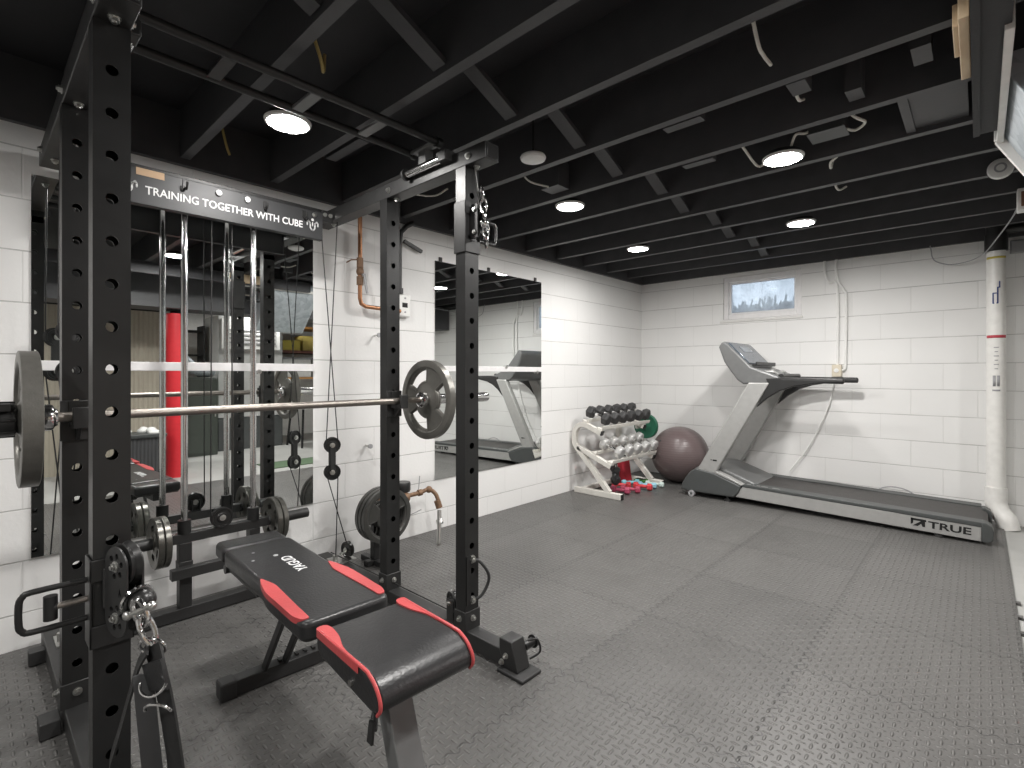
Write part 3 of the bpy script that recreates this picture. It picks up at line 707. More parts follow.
for y, z in ((-4.45, 1.873), (-4.12, 1.866), (-3.93, 1.866)):
    bm = B(); box(bm, SX, SX+.004, y-.009, y+.009, z-.004, z+.032)
    tube(bm, [(SX+.002, y, z+.002), (SX+.012, y, z-.008), (SX+.026, y, z-.006), (SX+.032, y, z+.006), (SX+.034, y, z+.018)], .0042, 8, k=3)
    obj('hook', bm, M_BLACK2, sign)
for y in (-4.32, -4.20):
    bm = B(); cyl(bm, (SX, y, 1.885), (SX+.010, y, 1.885), .0125, 16); obj('sign_peg', bm, M_LETTER, sign)
bolts(sign, [((SX, -3.875, 1.89), (1, 0, 0))], 'sign_bolt', r=.009, h=.005)
for y0, y1 in ((-3.83, YR-.036), (YL+.036, -4.70)):
    bm = B(); box(bm, SX-.04, SX-.006, y0-.03, y1, 1.80, 1.905) if 0 else box(bm, .20, .245, y0, y1, 1.87, 1.925)
    sb = obj('sign_bracket', bm, M_BLACK2, rack, bevel=.002); bolts(sb, [((.245, (y0+y1)/2+d_, 1.905), (1, 0, 0)) for d_ in (-.015, .015)], 'bracket_bolt', r=.008)
# guide rods and plate carriage
RX = .19
for y in (-4.4376, -4.151):
    bm = B(); cyl(bm, (RX, y, .36), (RX, y, 1.90), .0135, 20); o = obj('guide_rod', bm, M_CHROME, rack)
    bm = B(); cyl(bm, (RX, y, .372), (RX, y, .432), .026, 20); obj('rod_collar', bm, M_PLASTIC, o)
    bm = B(); box(bm, RX-.024, RX+.024, y-.024, y+.024, .055, .335); box(bm, RX-.027, RX+.027, y-.027, y+.027, .20, .255); obj('rod_post', bm, M_BLACK2, rack, bevel=.002)
bm = B(); box(bm, RX-.02, RX+.02, -4.50, -4.085, .335, .375); car = obj('plate_carriage', bm, M_BLACK2, rack, bevel=.002)
bm = B(); cyl(bm, (RX, -4.70, .355), (RX, -4.50, .355), .0245, 24); obj('sleeve', bm, M_BLACK2, car)
bm = B(); cyl(bm, (RX, -4.085, .355), (RX, -3.885, .355), .0245, 24); obj('sleeve', bm, M_BLACK2, car)
bm = B(); box(bm, RX+.026, RX+.066, -4.50, -4.06, .195, .238); obj('lower_crossbar', bm, M_BLACK2, rack, bevel=.002)
def pulley(par, c, axis, r, name='pulley_wheel', w=.022, bolt_=True):
    bm = B(); a = Vector(axis).normalized(); c = Vector(c)
    lathe(bm, [(.006, -w/2), (r*.42, -w/2), (r*.5, -w*.3), (r*.8, -w*.3), (r*.86, -w/2), (r, -w/2), (r*.86, 0), (r, w/2), (r*.86, w/2), (r*.8, w*.3), (r*.5, w*.3), (r*.42, w/2), (.006, w/2), (.006, -w/2)], c, a, 28)
    o = obj(name, bm, M_PLASTIC, par)
    bolts(par, [(c+a*(w/2+.003), a), (c-a*(w/2+.003), -a)], 'axle_bolt', r=.010, h=.006)
    return o
bm = B(); box(bm, RX-.013, RX+.019, -4.313, -4.309, .375, .43); box(bm, RX-.013, RX+.019, -4.279, -4.275, .375, .43); pb = obj('carriage_pulley_bracket', bm, M_BLACK2, rack)
pulley(pb, (RX+.02, -4.294, .418), (1, 0, 0), .046)
def rcable(pts, r=.0028, k=0):
    bm = B(); tube(bm, pts, r, 8, k=k); return obj('cable', bm, M_PLASTIC, rack)
rcable([(RX+.02, -4.34, .42), (RX+.02, -4.335, 1.885)]); rcable([(RX+.02, -4.25, .42), (RX+.02, -4.252, 1.885)])
# hanging double pulley blocks and their cables, both sides
for y, zt, zb, x, sg in ((-3.77, .696, .553, .235, 1), (-4.822, 1.235, 1.085, .235, -1)):
    bm = B(); box(bm, x-.013, x+.013, y-.016, y+.016, zb-.008, zt+.008); pb = obj('pulley_block', bm, M_BLACK2, rack, bevel=.004)
    pulley(pb, (x, y, zt), (1, -.35, 0), .042); pulley(pb, (x, y, zb), (1, -.35, 0), .042)
    rcable([(x, y+.034, zt), (x, y-.066*sg, 1.885)]); rcable([(x, y-.034, zt), (x, y+.029*sg, 1.885)])
    yf = YR+.05 if sg > 0 else YL+.08
    rcable([(x, y-.034, zb), (x-.01, yf+.01, .13)]); rcable([(x, y+.034, zb), (x+.01, yf-.07, .10)])
    bm = B(); box(bm, x-.06, x+.05, yf-.085, yf+.03, .0725, .078); fb = obj('floor_pulley_bracket', bm, M_BOLT, rack)
    bm = B(); cyl(bm, (x, yf-.04, .105), (x, yf+.028, .105), .007); obj('pulley_axle', bm, M_BOLT, fb)
    bm = B(); cyl(bm, (x, yf-.068, .078), (x, yf-.068, .108), .012); obj('cable_anchor', bm, M_BOLT, fb)
    pulley(fb, (x, yf+.004, .120), (-.15, 1, 0), .042)
# pulley beside the front right post
for (y, s) in ((YR, -1),):
    bm = B(); box(bm, 1.165, 1.205, y-.028, y-.024, .0725, .165); box(bm, 1.165, 1.205, y+.004, y+.008, .0725, .165); fb = obj('floor_pulley_bracket', bm, M_BLACK2, rack, bevel=.002)
    pulley(fb, (1.185, y-.010, .148), (.3, 1, 0), .042)
bm = B(); cyl(bm, (1.19, YR, .10), (.16, YR-.003, .10), .003, 8); obj('cable', bm, M_PLASTIC, rack)
# cable handle on the front right post
bm = B(); tube(bm, [(1.292, YR+.004, .345), (1.312, YR+.02, .335), (1.325, YR+.05, .29), (1.325, YR+.055, .25), (1.312, YR+.03, .20), (1.292, YR+.004, .185)], .006, 8, k=5); hd = obj('cable_loop', bm, M_RUBBER, rack)
bolts(hd, [((1.289, YR, .345), (1, 0, 0)), ((1.289, YR, .185), (1, 0, 0))], 'loop_bolt', r=.012, h=.01)
bm = B(); box(bm, 1.288, 1.292, YR-.03, YR-.008, .17, .36); obj('loop_plate', bm, M_BLACK, hd)
# J hooks that carry the bar
BX, BZ = .80, .950
for y in (YL, YR):
    bm = B(); xx = XB_+UX/2
    box(bm, xx, xx+.010, y-.040, y+.040, BZ-.075, BZ+.045); box(bm, xx+.010, BX+.036, y-.020, y+.020, BZ-.034, BZ-.016); box(bm, BX+.026, BX+.038, y-.020, y+.020, BZ-.034, BZ+.028)
    prism(bm, [(xx+.01, BZ-.034), (xx+.05, BZ-.034), (xx+.01, BZ-.075)], 1, y-.006, y+.006)
    jh = obj('bar_hook', bm, M_BLACK2, rack, bevel=.002)
    bm = B(); box(bm, xx+.010, BX+.026, y-.020, y+.020, BZ-.016, BZ-.0142); box(bm, xx+.010, xx+.014, y-.02, y+.02, BZ-.014, BZ+.043); obj('hook_liner', bm, M_PLASTIC, jh)

# sliding cable trolleys
def trolley(x, y, z0, z1, out, flip):
    """collar on an upright, with grip loop pointing along out (y sign) and a pull pin"""
    w, d = UX/2+.006, UY/2+.006
    bm = B()
    box(bm, x-w, x-UX/2-.001, y-d, y+d, z0, z1); box(bm, x+UX/2+.001, x+w, y-d, y+d, z1-.05, z1); box(bm, x+UX/2+.001, x+w, y-d, y+d, z0, z0+.05)
    box(bm, x-w, x+w, y-d, y-UY/2-.001, z0, z1); box(bm, x-w, x+w, y+UY/2+.001, y+d, z0, z1)
    tr = obj('cable_trolley', bm, M_BLACK2, rack, bevel=.002)
    zc = (z0+z1)/2
    yo = y+out*d; L = .112 if not flip else .12
    bm = B(); h = .043; zc += .008
    tube(bm, [(x, yo, zc+h), (x, yo+out*(L-.02), zc+h), (x, yo+out*(L-.006), zc+h-.006), (x, yo+out*L, zc+h-.02), (x, yo+out*L, zc-h+.02), (x, yo+out*(L-.006), zc-h+.006), (x, yo+out*(L-.02), zc-h), (x, yo, zc-h)], .0065, 12, k=3)
    obj('grip_loop', bm, M_BLACK, tr, smooth=60)
    bm = B(); cyl(bm, (x, yo, zc), (x, yo+out*.07, zc), .007); obj('pull_pin', bm, M_STEEL, tr)
    bm = B(); cyl(bm, (x, yo+out*.052, zc), (x, yo+out*.062, zc), .012); cyl(bm, (x, yo+out*.062, zc-.026), (x, yo+out*.062, zc+.026), .0125); obj('pin_knob', bm, M_PLASTIC, tr)
    return tr
tr1 = trolley(XF_, YL, .455, .655, -1, False)
tr2 = trolley(XF_, YR, 1.55, 1.75, 1, True)
def swivel(tr, o, th, zc):
    """two perforated stadium side plates with two wheels between them"""
    d = Vector((math.cos(th), math.sin(th), 0)); nrm = Vector((-math.sin(th), math.cos(th), 0)); o = Vector(o)
    def side(off):
        bm = B(); rr = .043; half = .057; n = 14; hole = []
        outer = [(rr*math.cos(PI*i/n), half+rr*math.sin(PI*i/n)) for i in range(n+1)]+[(-rr*math.cos(PI*i/n), -half-rr*math.sin(PI*i/n)) for i in range(n+1)]
        f = bm.faces.new([bm.verts.new((p[0], p[1], 0)) for p in outer])
        edges = list(f.edges); bm.faces.remove(f)
        for cz in (half, -half):
            for k in range(6):
                a = 2*PI*k/6+.3; cx, cy = .023*math.cos(a), cz+.023*math.sin(a)
                vs = [bm.verts.new((cx+.0068*math.cos(2*PI*j/10), cy+.0068*math.sin(2*PI*j/10), 0)) for j in range(10)]
                for j in range(10): edges.append(bm.edges.new((vs[j], vs[(j+1) % 10])))
        for vs_ in ([(-.012, -.008), (.0, -.008), (-.006, .012)],):
            vv = [bm.verts.new((p[0]+.022, p[1], 0)) for p in vs_]
            for j in range(3): edges.append(bm.edges.new((vv[j], vv[(j+1) % 3])))
        bmesh.ops.triangle_fill(bm, edges=edges, use_beauty=True)
        r = bmesh.ops.extrude_face_region(bm, geom=bm.faces[:])
        bmesh.ops.translate(bm, vec=(0, 0, .004), verts=[g for g in r['geom'] if isinstance(g, bmesh.types.BMVert)])
        xf(bm, 0, frame(o+d*.050+Vector((0, 0, zc))+nrm*off, d, (0, 0, 1), d.cross(Vector((0, 0, 1)))))
        return obj('swivel_plate', bm, M_BLACK2, tr, smooth=30)
    side(-.002); side(.030)
    for dz in (.057, -.057):
        bm = B(); c = o+d*.05+Vector((0, 0, zc+dz))+nrm*.013
        k_ = 1 if dz > 0 else .68
        lathe(bm, [(.006, -.010), (.04*k_, -.010), (.050*k_, -.011), (.043*k_, 0), (.050*k_, .011), (.04*k_, .010), (.006, .010), (.006, -.010)], c, nrm, 28); obj('pulley_wheel', bm, M_PLASTIC, tr)
        bm = B(); bolt(bm, c-nrm*.019, -nrm, .009, .005); obj('axle_bolt', bm, M_BOLT, tr)
    bm = B(); beam(bm, o+Vector((-.002, 0, zc)), o+d*.03+Vector((0, 0, zc))+nrm*.013, .02, .09, up=(0, 0, 1)); obj('swivel_hinge', bm, M_BLACK2, tr, bevel=.002)
swivel(tr1, (XF_+UX/2+.008, YL-.012, 0), math.radians(17), .590)
# upper trolley carries a small pulley pair with shackles
bm = B(); beam(bm, (1.285, YR, 1.665), (1.302, YR, 1.665), .03, .11, up=(0, 0, 1)); obj('swivel_hinge', bm, M_BLACK2, tr2, bevel=.002)
for y in (YR-.014, YR+.014):
    bm = B(); beam(bm, (1.318, y, 1.60), (1.318, y, 1.735), .038, .004, up=(0, 1, 0)); obj('swivel_plate', bm, M_BLACK2, tr2, bevel=.003)
pulley(tr2, (1.318, YR, 1.712), (0, 1, 0), .025, w=.018); pulley(tr2, (1.318, YR, 1.625), (0, 1, 0), .025, w=.018)
bm = B(); cyl(bm, (1.330, YR, 1.735), (1.305, YR, 1.885), .0035, 8); obj('cable', bm, M_BOLT, tr2)
for i, (z, tw) in enumerate(((1.765, 0), (1.722, 1), (1.678, 0), (1.632, 1), (1.590, 0))):
    a = Vector((1.356, YR-.010+.006*i, z)); w = .013
    ux = Vector((.5, .86, 0)) if tw else Vector((.86, -.5, 0))
    bm = B(); tube(bm, [a+ux*w*math.cos(t_)+Vector((0, 0, .028*math.sin(t_))) for t_ in [2*PI*j/14 for j in range(14)]], .0050, 8, closed=True); obj('shackle', bm, M_CHROME, tr2)
bm = B(); ell(bm, (1.356, YR, 1.655), (.016, .016, .018)); obj('cable_stop', bm, M_CHROME, tr2)

# carabiner, ball stop and nylon strap hanging from the lower trolley
CB = Vector((1.385, YL+.038, .570))
bm = B(); ell(bm, CB, (.027, .027, .027)); bs = obj('ball_stop', bm, M_PLASTIC, tr1)
bm = B(); lathe(bm, [(.0285, -.003), (.034, -.003), (.034, .003), (.0285, .003), (.0285, -.003)], CB+Vector((-.004, -.008, .004)), (1, .35, -.35), 28); obj('stop_ring', bm, M_CHROME, bs)
strap = thing('ankle_strap_handle', 'black nylon strap handle with silver rings hanging from the front left rack post', 'strap handle', (1.40, YL+.07, .2))
vR = Vector((.734, .679, 0)); nr = Vector((.679, -.734, 0))      # across the view, and towards the room
P0 = CB+vR*.018+nr*.030+Vector((0, 0, -.012))
def loop(name, c, a, u, b, v, r, m, n=20):
    bm = B(); tube(bm, [c+u*a*math.cos(2*PI*j/n)+v*b*math.sin(2*PI*j/n) for j in range(n)], r, 10, closed=True); return obj(name, bm, m, strap)
dn = (Vector((0, 0, -1))*.92+vR*.38).normalized(); sd = dn.cross(nr).normalized()
loop('shackle', P0, .013, sd, .030, dn, .0055, M_CHROME)
bm = B(); cyl(bm, P0-sd*.026-dn*.004, P0+sd*.026-dn*.004, .006); obj('shackle_pin', bm, M_BOLT, strap)
for s_ in (-1, 1):
    bm = B(); ell(bm, P0+sd*.028*s_-dn*.004, (.010, .010, .010)); obj('pin_end', bm, M_BOLT, strap)
P1 = P0+dn*.040
loop('snap_hook', P1, .012, (sd*.5+nr*.86).normalized(), .034, dn, .0055, M_CHROME)
P2 = P1+dn*.030+Vector((0, 0, -.010))
loop('ring', P2, .028, vR, .024, Vector((0, 0, 1))*.9+nr*.3, .0035, M_CHROME)
def band(name, pts, w, t, side, m=M_NYLON):
    """webbing swept along pts, its width across `side`"""
    bm = B(); P = cr(pts, 6); rows = []; side = Vector(side).normalized()
    for i, p in enumerate(P):
        d = (P[min(i+1, len(P)-1)]-P[max(i-1, 0)]).normalized(); sd_ = (side-d*side.dot(d)).normalized(); nn = sd_.cross(d).normalized()
        rows.append([bm.verts.new(p+sd_*a*w/2+nn*b*t/2) for a, b in ((-1, -1), (1, -1), (1, 1), (-1, 1))])
    for A, C in zip(rows, rows[1:]):
        for j in range(4): bm.faces.new((A[j], A[(j+1) % 4], C[(j+1) % 4], C[j]))
    bm.faces.new(rows[0][::-1]); bm.faces.new(rows[-1]); return obj(name, bm, m, strap)
Z = Vector((0, 0, 1)); q0 = P2-Z*.004
# the closed webbing loop: thin left leg, broad right leg with a padded sleeve, two rings sewn on
band('webbing_loop', [q0+vR*-.006+Z*.006+nr*.004, q0+vR*-.030-Z*.035, q0+vR*-.046-Z*.09, q0+vR*-.068-Z*.17, q0+vR*-.092-Z*.26, q0+vR*-.07-Z*.30, q0+vR*-.0-Z*.31], .042, .004, vR*.62+nr*.78)
band('webbing_loop', [q0+vR*.0+Z*.008, q0+vR*.018-Z*.030+nr*.01, q0+vR*.034-Z*.09+nr*.012, q0+vR*.048-Z*.17+nr*.012, q0+vR*.058-Z*.26+nr*.01, q0+vR*.04-Z*.30, q0-Z*.312], .048, .005, vR*.93+nr*.36)
band('padded_sleeve', [q0+vR*-.010-Z*.045+nr*.014, q0+vR*-.004-Z*.10+nr*.016, q0+vR*.004-Z*.18+nr*.016, q0+vR*.010-Z*.27+nr*.012], .036, .008, vR*.8-nr*.6, M('grey_neoprene', (.055, .056, .058), .6))
band('cuff', [q0+vR*.012-Z*.018+nr*.018, q0+vR*.022-Z*.045+nr*.022, q0+vR*.030-Z*.075+nr*.022], .056, .006, vR*.95+nr*.3, M_VINYL)
for dz, up_ in ((-.050, -1), (-.108, 1)):
    c = q0+vR*(.030 if up_ < 0 else .040)+nr*.040+Z*dz
    bm = B(); tube(bm, [c+vR*.027*math.cos(PI*j/14)+Z*up_*.021*math.sin(PI*j/14)+nr*.012*math.sin(PI*j/14) for j in range(15)], .003, 8); obj('d_ring', bm, M_CHROME, strap)

# ------------------------------------------------------------------ barbell and plates
YC = -4.27
bar = thing('barbell', 'long worn steel barbell resting on the rack hooks', 'barbell', (BX, YC, BZ))
bm = B(); cyl(bm, (BX, YC-.655, BZ), (BX, YC+.655, BZ), .0142, 20); obj('shaft', bm, M_STEEL, bar)
for s in (-1, 1):
    bm = B(); lathe(bm, [(.0142, .640), (.024, .640), (.026, .645), (.036, .650), (.038, .656), (.038, .672), (.025, .676), (.025, 1.085), (.0235, 1.09), (0, 1.09)], (BX, YC, BZ), (0, s, 0), 28); obj('sleeve', bm, M_CHROME, bar)
def open3(phase):
    def f(a, i):
        a = ((a+phase) % (2*PI/3)); return i in (3, 4, 5) and .44 < a < 1.61
    return f
def tri_plate(c, axis, R, label, grp, m, phase=0, th=.017, text=True):
    t = thing('weight_plate', label, 'weight plate', (c[0], c[1], c[2]), group=grp)
    radii = [.0258, .034, .055, .42*R, .54*R, .68*R, .80*R, .84*R, .98*R, R]
    radii = sorted(radii)
    prof = [th*1.15, th*1.15, th*.6, th*.55, th*.5, th*.5, th*.55, th*1.0, th, th*.92]
    bm = B(); plate_bm(bm, c, axis, radii, prof, 96, open3(phase)); body = obj('plate_body', bm, m, t, smooth=40)
    # raised rims round the grip openings
    x, y, d = basis(axis)
    for k in range(3):
        a0 = k*2*PI/3-phase+.44; a1 = k*2*PI/3-phase+1.61
        if a1-a0 < 0: continue
        pts = [(.44*R, a0+(a1-a0)*j/8) for j in range(9)]+[(.80*R, a1-(a1-a0)*j/12) for j in range(13)]
        bm = B(); tube(bm, [Vector(c)+(x*math.cos(a)+y*math.sin(a))*r for r, a in pts], th*.62, 8, closed=True); obj('grip_rim', bm, m, t)
    bm = B(); lathe(bm, [(.0258, -th*1.25), (.036, -th*1.25), (.036, th*1.25), (.0258, th*1.25), (.0258, -th*1.25)], c, axis, 28); obj('hub_ring', bm, M_CPLATE, t)
    return t
tri_plate((BX, YC+.695, BZ), (0, 1, 0), .190, 'grey iron plate with three grip openings on right end of barbell', 'barbell plates', M_PLATE, 0)
tri_plate((BX, YC-.702, BZ), (0, 1, 0), .190, 'grey iron plate seen nearly edge on at left end of barbell', 'barbell plates', M_PLATE, .2, th=.021)
t = thing('barbell_collar', 'black lock collar on the barbell end at the left picture edge', 'collar', (BX, YC-.77, BZ))
bm = B(); lathe(bm, [(.0255, -.03), (.040, -.03), (.046, -.025), (.046, .025), (.040, .03), (.0255, .03), (.0255, -.03)], (BX, YC-.755, BZ), (0, 1, 0), 28); obj('ring_body', bm, M_PLASTIC, t)
bm = B(); cbox(bm, (BX+.03, YC-.755, BZ+.035), (.05, .035, .02)); 
for k in range(8):
    a = 2*PI*k/8; cyl(bm, (BX+.046*math.cos(a), YC-.783, BZ+.046*math.sin(a)), (BX+.046*math.cos(a), YC-.727, BZ+.046*math.sin(a)), .004, 8)
obj('latch', bm, M_PLASTIC, t, bevel=.003)
# carriage plates
def small_plate(y, R, label, m=M_CPLATE, ph=0):
    t = thing('weight_plate', label, 'weight plate', (RX, y, .355), group='carriage plates')
    def op(a, i): return i == 3 and ((a+ph) % (2*PI/5)) < .62
    bm = B(); plate_bm(bm, (RX, y, .355), (0, 1, 0), [.025, .034, .046, .052, .076, .085, .098, R*.97, R], [.013, .013, .008, .006, .006, .010, .012, .012, .009], 80, op); obj('plate_body', bm, m, t, smooth=40)
    bm = B(); lathe(bm, [(.0252, -.0145), (.035, -.0145), (.035, .0145), (.0252, .0145), (.0252, -.0145)], (RX, y, .355), (0, 1, 0), 24); obj('hub_ring', bm, M_CPLATE, t)
small_plate(-4.517, .108, 'small shiny plate on the left carriage sleeve, nearer the white guide post')
small_plate(-4.543, .108, 'small shiny plate on the left carriage sleeve, outer of the two', ph=.4)
small_plate(-4.062, .108, 'small shiny plate on the right carriage sleeve, inner of the two', ph=.2)
small_plate(-4.033, .104, 'small shiny plate on the right carriage sleeve beside bare sleeve end', ph=.7)

# plate stand behind the rear right post
PX, PY, PZ = .25, -3.52, .295
st = thing('plate_stand', 'small black plate stand on the mat by the left wall', 'plate stand', (PX, PY, 0))
bm = B(); box(bm, PX-.02, PX+.02, PY-.06, PY+.10, .001, .032); box(bm, PX-.12, PX+.12, PY-.02, PY+.02, .001, .032); obj('foot_bar', bm, M_BLACK2, st, bevel=.003)
bm = B(); box(bm, PX-.02, PX+.02, PY-.02, PY+.02, .032, .345); obj('post', bm, M_BLACK2, st, bevel=.003)
bm = B(); cyl(bm, (PX-.13, PY, PZ), (PX+.17, PY, PZ), .0225, 24); cyl(bm, (PX-.14, PY, PZ), (PX-.125, PY, PZ), .028, 20); obj('peg', bm, M_BLACK2, st)
for i, (dx, lb) in enumerate(((.052, 'stored grey plate nearest the stand post of the three'), (.085, 'middle plate of the three grey plates on the stand'), (.118, 'stored grey plate facing the room, outermost on the stand'))):
    tri_plate((PX+dx, PY, PZ), (1, 0, 0), .150, lb, 'plates on the stand', M_PLATE2, 1.29, th=.0125)

# ------------------------------------------------------------------ weight bench
bx, by = 1.2, -4.365
bench = thing('weight_bench', 'black and red padded adjustable weight bench on the mat inside the rack', 'weight bench', (bx, by, 0), math.radians(-3))
def bp(name, bm, m, par=bench, **k): return obj(name, bm, m, par, world=False, **k)
def rounded(poly, r, n=5):
    out = []; m = len(poly)
    for i in range(m):
        p, a, c = Vector(poly[i]), Vector(poly[i-1]), Vector(poly[(i+1) % m])
        d1 = (a-p); d2 = (c-p); rr = min(r, d1.length*.45, d2.length*.45); s = p+d1.normalized()*rr; e = p+d2.normalized()*rr
        for j in range(n+1):
            t = j/n; out.append(tuple((s*(1-t)*(1-t)+p*2*t*(1-t)+e*t*t)))
    return out
def pad(name, poly, z0, z1, m, bev, par=bench, r=.02):
    bm = B(); prism(bm, rounded(poly, r), 2, z0, z1); return bp(name, bm, m, par, bevel=bev, seg=4, smooth=50)
ZT = .450
back = pad('backrest', [(-.405, -.128), (.00, -.126), (.07, -.138), (.325, -.136), (.325, .112), (.07, .114), (.00, .104), (-.405, .104)], ZT-.055, ZT, M_VINYL, .014, r=.03)
pad('headrest', [(-.535, -.122), (-.415, -.126), (-.415, .102), (-.535, .100)], ZT-.058, ZT-.002, M_VINYL, .016, r=.025)
for s in (-1, 1):
    pad('red_side_panel', [(-.05, s*.106-.012), (.00, s*.119-.012), (.07, s*.1295-.012), (.27, s*.1285-.012), (.302, s*.118-.012), (.304, s*.098-.012), (.22, s*.096-.012), (.03, s*.088-.012)], ZT-.014, ZT+.003, M_RED, .009, back, r=.02)
bm = B(); text_bm(bm, 'YAGUD', .047, frame((-.108, .008, ZT+.0006), (-1, 0, 0), (0, -1, 0), (0, 0, 1)), .0004, .0005, xs=1.0)
bp('printed_name', bm, M_LETTER, back, smooth=0)
bm = B(); text_bm(bm, '\u00ae', .022, frame((-.222, -.010, ZT+.0006), (-1, 0, 0), (0, -1, 0), (0, 0, 1)), .0004, 0); bp('registered_mark', bm, M_LETTER, back, smooth=0)
for (u, v) in ((-.30, -.06), (-.22, -.085)):
    bm = B(); cyl(bm, (u, v, ZT-.0005), (u, v, ZT+.0012), .005, 10); bp('stud', bm, M_LABELG, back)
# seat with rolled front
prof = [(.372, ZT-.012), (.385, ZT), (.40, ZT+.002), (.60, ZT+.004), (.635, ZT), (.660, ZT-.012), (.677, ZT-.032), (.680, ZT-.052), (.668, ZT-.068), (.64, ZT-.074), (.55, ZT-.068), (.40, ZT-.058), (.374, ZT-.045)]
bm = B(); prism(bm, [(p[0], p[1]) for p in prof], 1, -.124, .120); seat = bp('seat', bm, M_VINYL, bevel=.010, seg=3, smooth=50)
for s in (-1, 1):
    # red piping and the red corner insert along each side of the seat
    bm = B(); tube(bm, [(p[0], s*.133, p[1]) for p in cr([(x_, 0, z_) for x_, z_ in prof[1:9]], 3)] if 0 else [Vector((x_, s*.1205-.002, z_+.001)) for x_, z_ in prof[1:9]], .0042, 8, k=3); bp('red_piping', bm, M_RED, seat)
    pad('red_side_panel', [(.374, s*.098-.002), (.374, s*.1245-.002), (.60, s*.1245-.002), (.56, s*.118-.002), (.50, s*.114-.002), (.45, s*.098-.002), (.40, s*.092-.002)], ZT-.013, ZT+.0062, M_RED, .006, seat, r=.015)
# frame
bm = B(); beam(bm, (-.48, 0, ZT-.082), (.60, 0, ZT-.096), .05, .045); bp('spine_beam', bm, M_BLACK2, bevel=.003)
bm = B(); beam(bm, (-.275, -.14, .028), (-.275, .24, .028), .052, .05); rf = bp('rear_foot', bm, M_BLACK2, bevel=.003)
for y in (-.15, .245):
    bm = B(); cbox(bm, (-.275, y, .029), (.060, .050, .058)); bp('rubber_cap', bm, M_RUBBER, rf, bevel=.006)
for k in range(7):
    bm = B(); cbox(bm, (-.275, .02+.03*k, .056), (.02, .010, .008)); bp('foot_notch', bm, M_BLACK, rf)
for y in (-.035, .035):
    bm = B(); beam(bm, (-.265, y, .05), (-.03, y, ZT-.085), .012, .028, up=(1, 0, 0)); bp('rear_strut', bm, M_BLACK2, bevel=.002)
bm = B(); beam(bm, (.60, -.045, ZT-.085), (.73, -.045, .045), .062, .05, up=(1, 0, 0)); bp('front_leg', bm, M_TMS2, bevel=.003)
bm = B(); beam(bm, (.735, -.19, .028), (.735, .19, .028), .052, .05); ff = bp('front_foot', bm, M_BLACK2, bevel=.003)
for y in (-.20, .20):
    bm = B(); cbox(bm, (.735, y, .029), (.060, .050, .058)); bp('rubber_cap', bm, M_RUBBER, ff, bevel=.006)
bm = B(); tube(bm, [(.60, -.06, ZT-.078), (.62, -.10, ZT-.09), (.645, -.118, ZT-.112)], .008, 8, k=3)
prism(bm, [(.632, ZT-.135), (.652, ZT-.135), (.660, ZT-.085), (.642, ZT-.085)], 1, -.128, -.122); bp('adjust_lever', bm, M_BLACK, bevel=.001)
bm = B(); cyl(bm, (-.42, -.09, ZT-.075), (-.42, -.118, ZT-.075), .016, 12); bp('adjust_knob', bm, M_PLASTIC)
bm = B(); cyl(bm, (.56, -.130, ZT-.045), (.56, -.118, ZT-.045), .007, 12); bp('seat_screw', bm, M_BOLT)
bm = B(); beam(bm, (-.45, -.10, ZT-.068), (-.10, -.10, ZT-.066), .02, .018); beam(bm, (-.45, .10, ZT-.068), (-.10, .10, ZT-.066), .02, .018); beam(bm, (-.42, -.10, ZT-.07), (-.42, .10, ZT-.07), .03, .018); bp('pad_bracket', bm, M_BLACK2)

# ------------------------------------------------------------------ treadmill
tm = thing('treadmill', 'large silver grey treadmill standing along the back wall', 'treadmill', (1.8, -.43, 0))
Y0, Y1 = -.775, -.105
cov = [(.80, .05), (.815, .10), (.85, .165), (.89, .215), (.935, .248), (1.10, .226), (1.32, .147), (1.30, .09), (1.262, .045), (.90, .04)]
for a, b in ((Y0, -.69), (-.19, Y1)):
    bm = B(); prism(bm, cov, 1, a, b); cv = obj('side_cover', bm, M_TMD, tm, bevel=.012, seg=3, smooth=50)
bm = B(); prism(bm, [(.83, .06), (.86, .16), (.90, .235), (.96, .272), (1.10, .272), (1.22, .235), (1.36, .185), (1.42, .158), (1.36, .14), (1.30, .06)], 1, -.69, -.19); obj('motor_hood', bm, M_TMS2, tm, bevel=.012, seg=3, smooth=50)
bm = B(); prism(bm, [(1.10, .229), (1.32, .151), (1.33, .160), (1.20, .215), (1.11, .245)], 1, -.772, -.70); obj('hood_trim', bm, M_TMS, tm, bevel=.003)
for a, b in ((-.760, -.700), (-.180, -.120)):
    bm = B(); prism(bm, [(.945, .235), (1.10, .215), (1.53, 1.0), (1.37, 1.0)], 1, a, b); up = obj('console_upright', bm, M_TMS, tm, bevel=.010, seg=3, smooth=50)
    bm = B(); beam(bm, (1.105, (a+b)/2, .225), (1.525, (a+b)/2, .985), .054, .006, up=(0, 1, 0)) if 0 else None
    bm.free()
    bm = B(); prism(bm, [(1.430, .800), (1.52, .985), (1.50, 1.035), (1.63, 1.045), (1.99, 1.037), (2.0, 1.02), (1.985, 1.004), (1.85, .998), (1.70, .972), (1.60, .935), (1.51, .875)], 1, a+.008, b-.008); gs = obj('handrail', bm, M_TMK, tm, bevel=.008, seg=3, smooth=50)
    bm = B(); cyl(bm, (1.62, (a+b)/2, 1.024), (2.02, (a+b)/2, 1.019), .023, 18); ell(bm, (2.02, (a+b)/2, 1.019), (.012, .023, .023)); obj('grip', bm, M_RUBBER, gs)
bm = B(); box(bm, 1.065, 1.077, -.7612, -.760, .332, .338); box(bm, 1.084, 1.118, -.7612, -.760, .328, .340); obj('maker_mark', bm, M_DARK, tm)
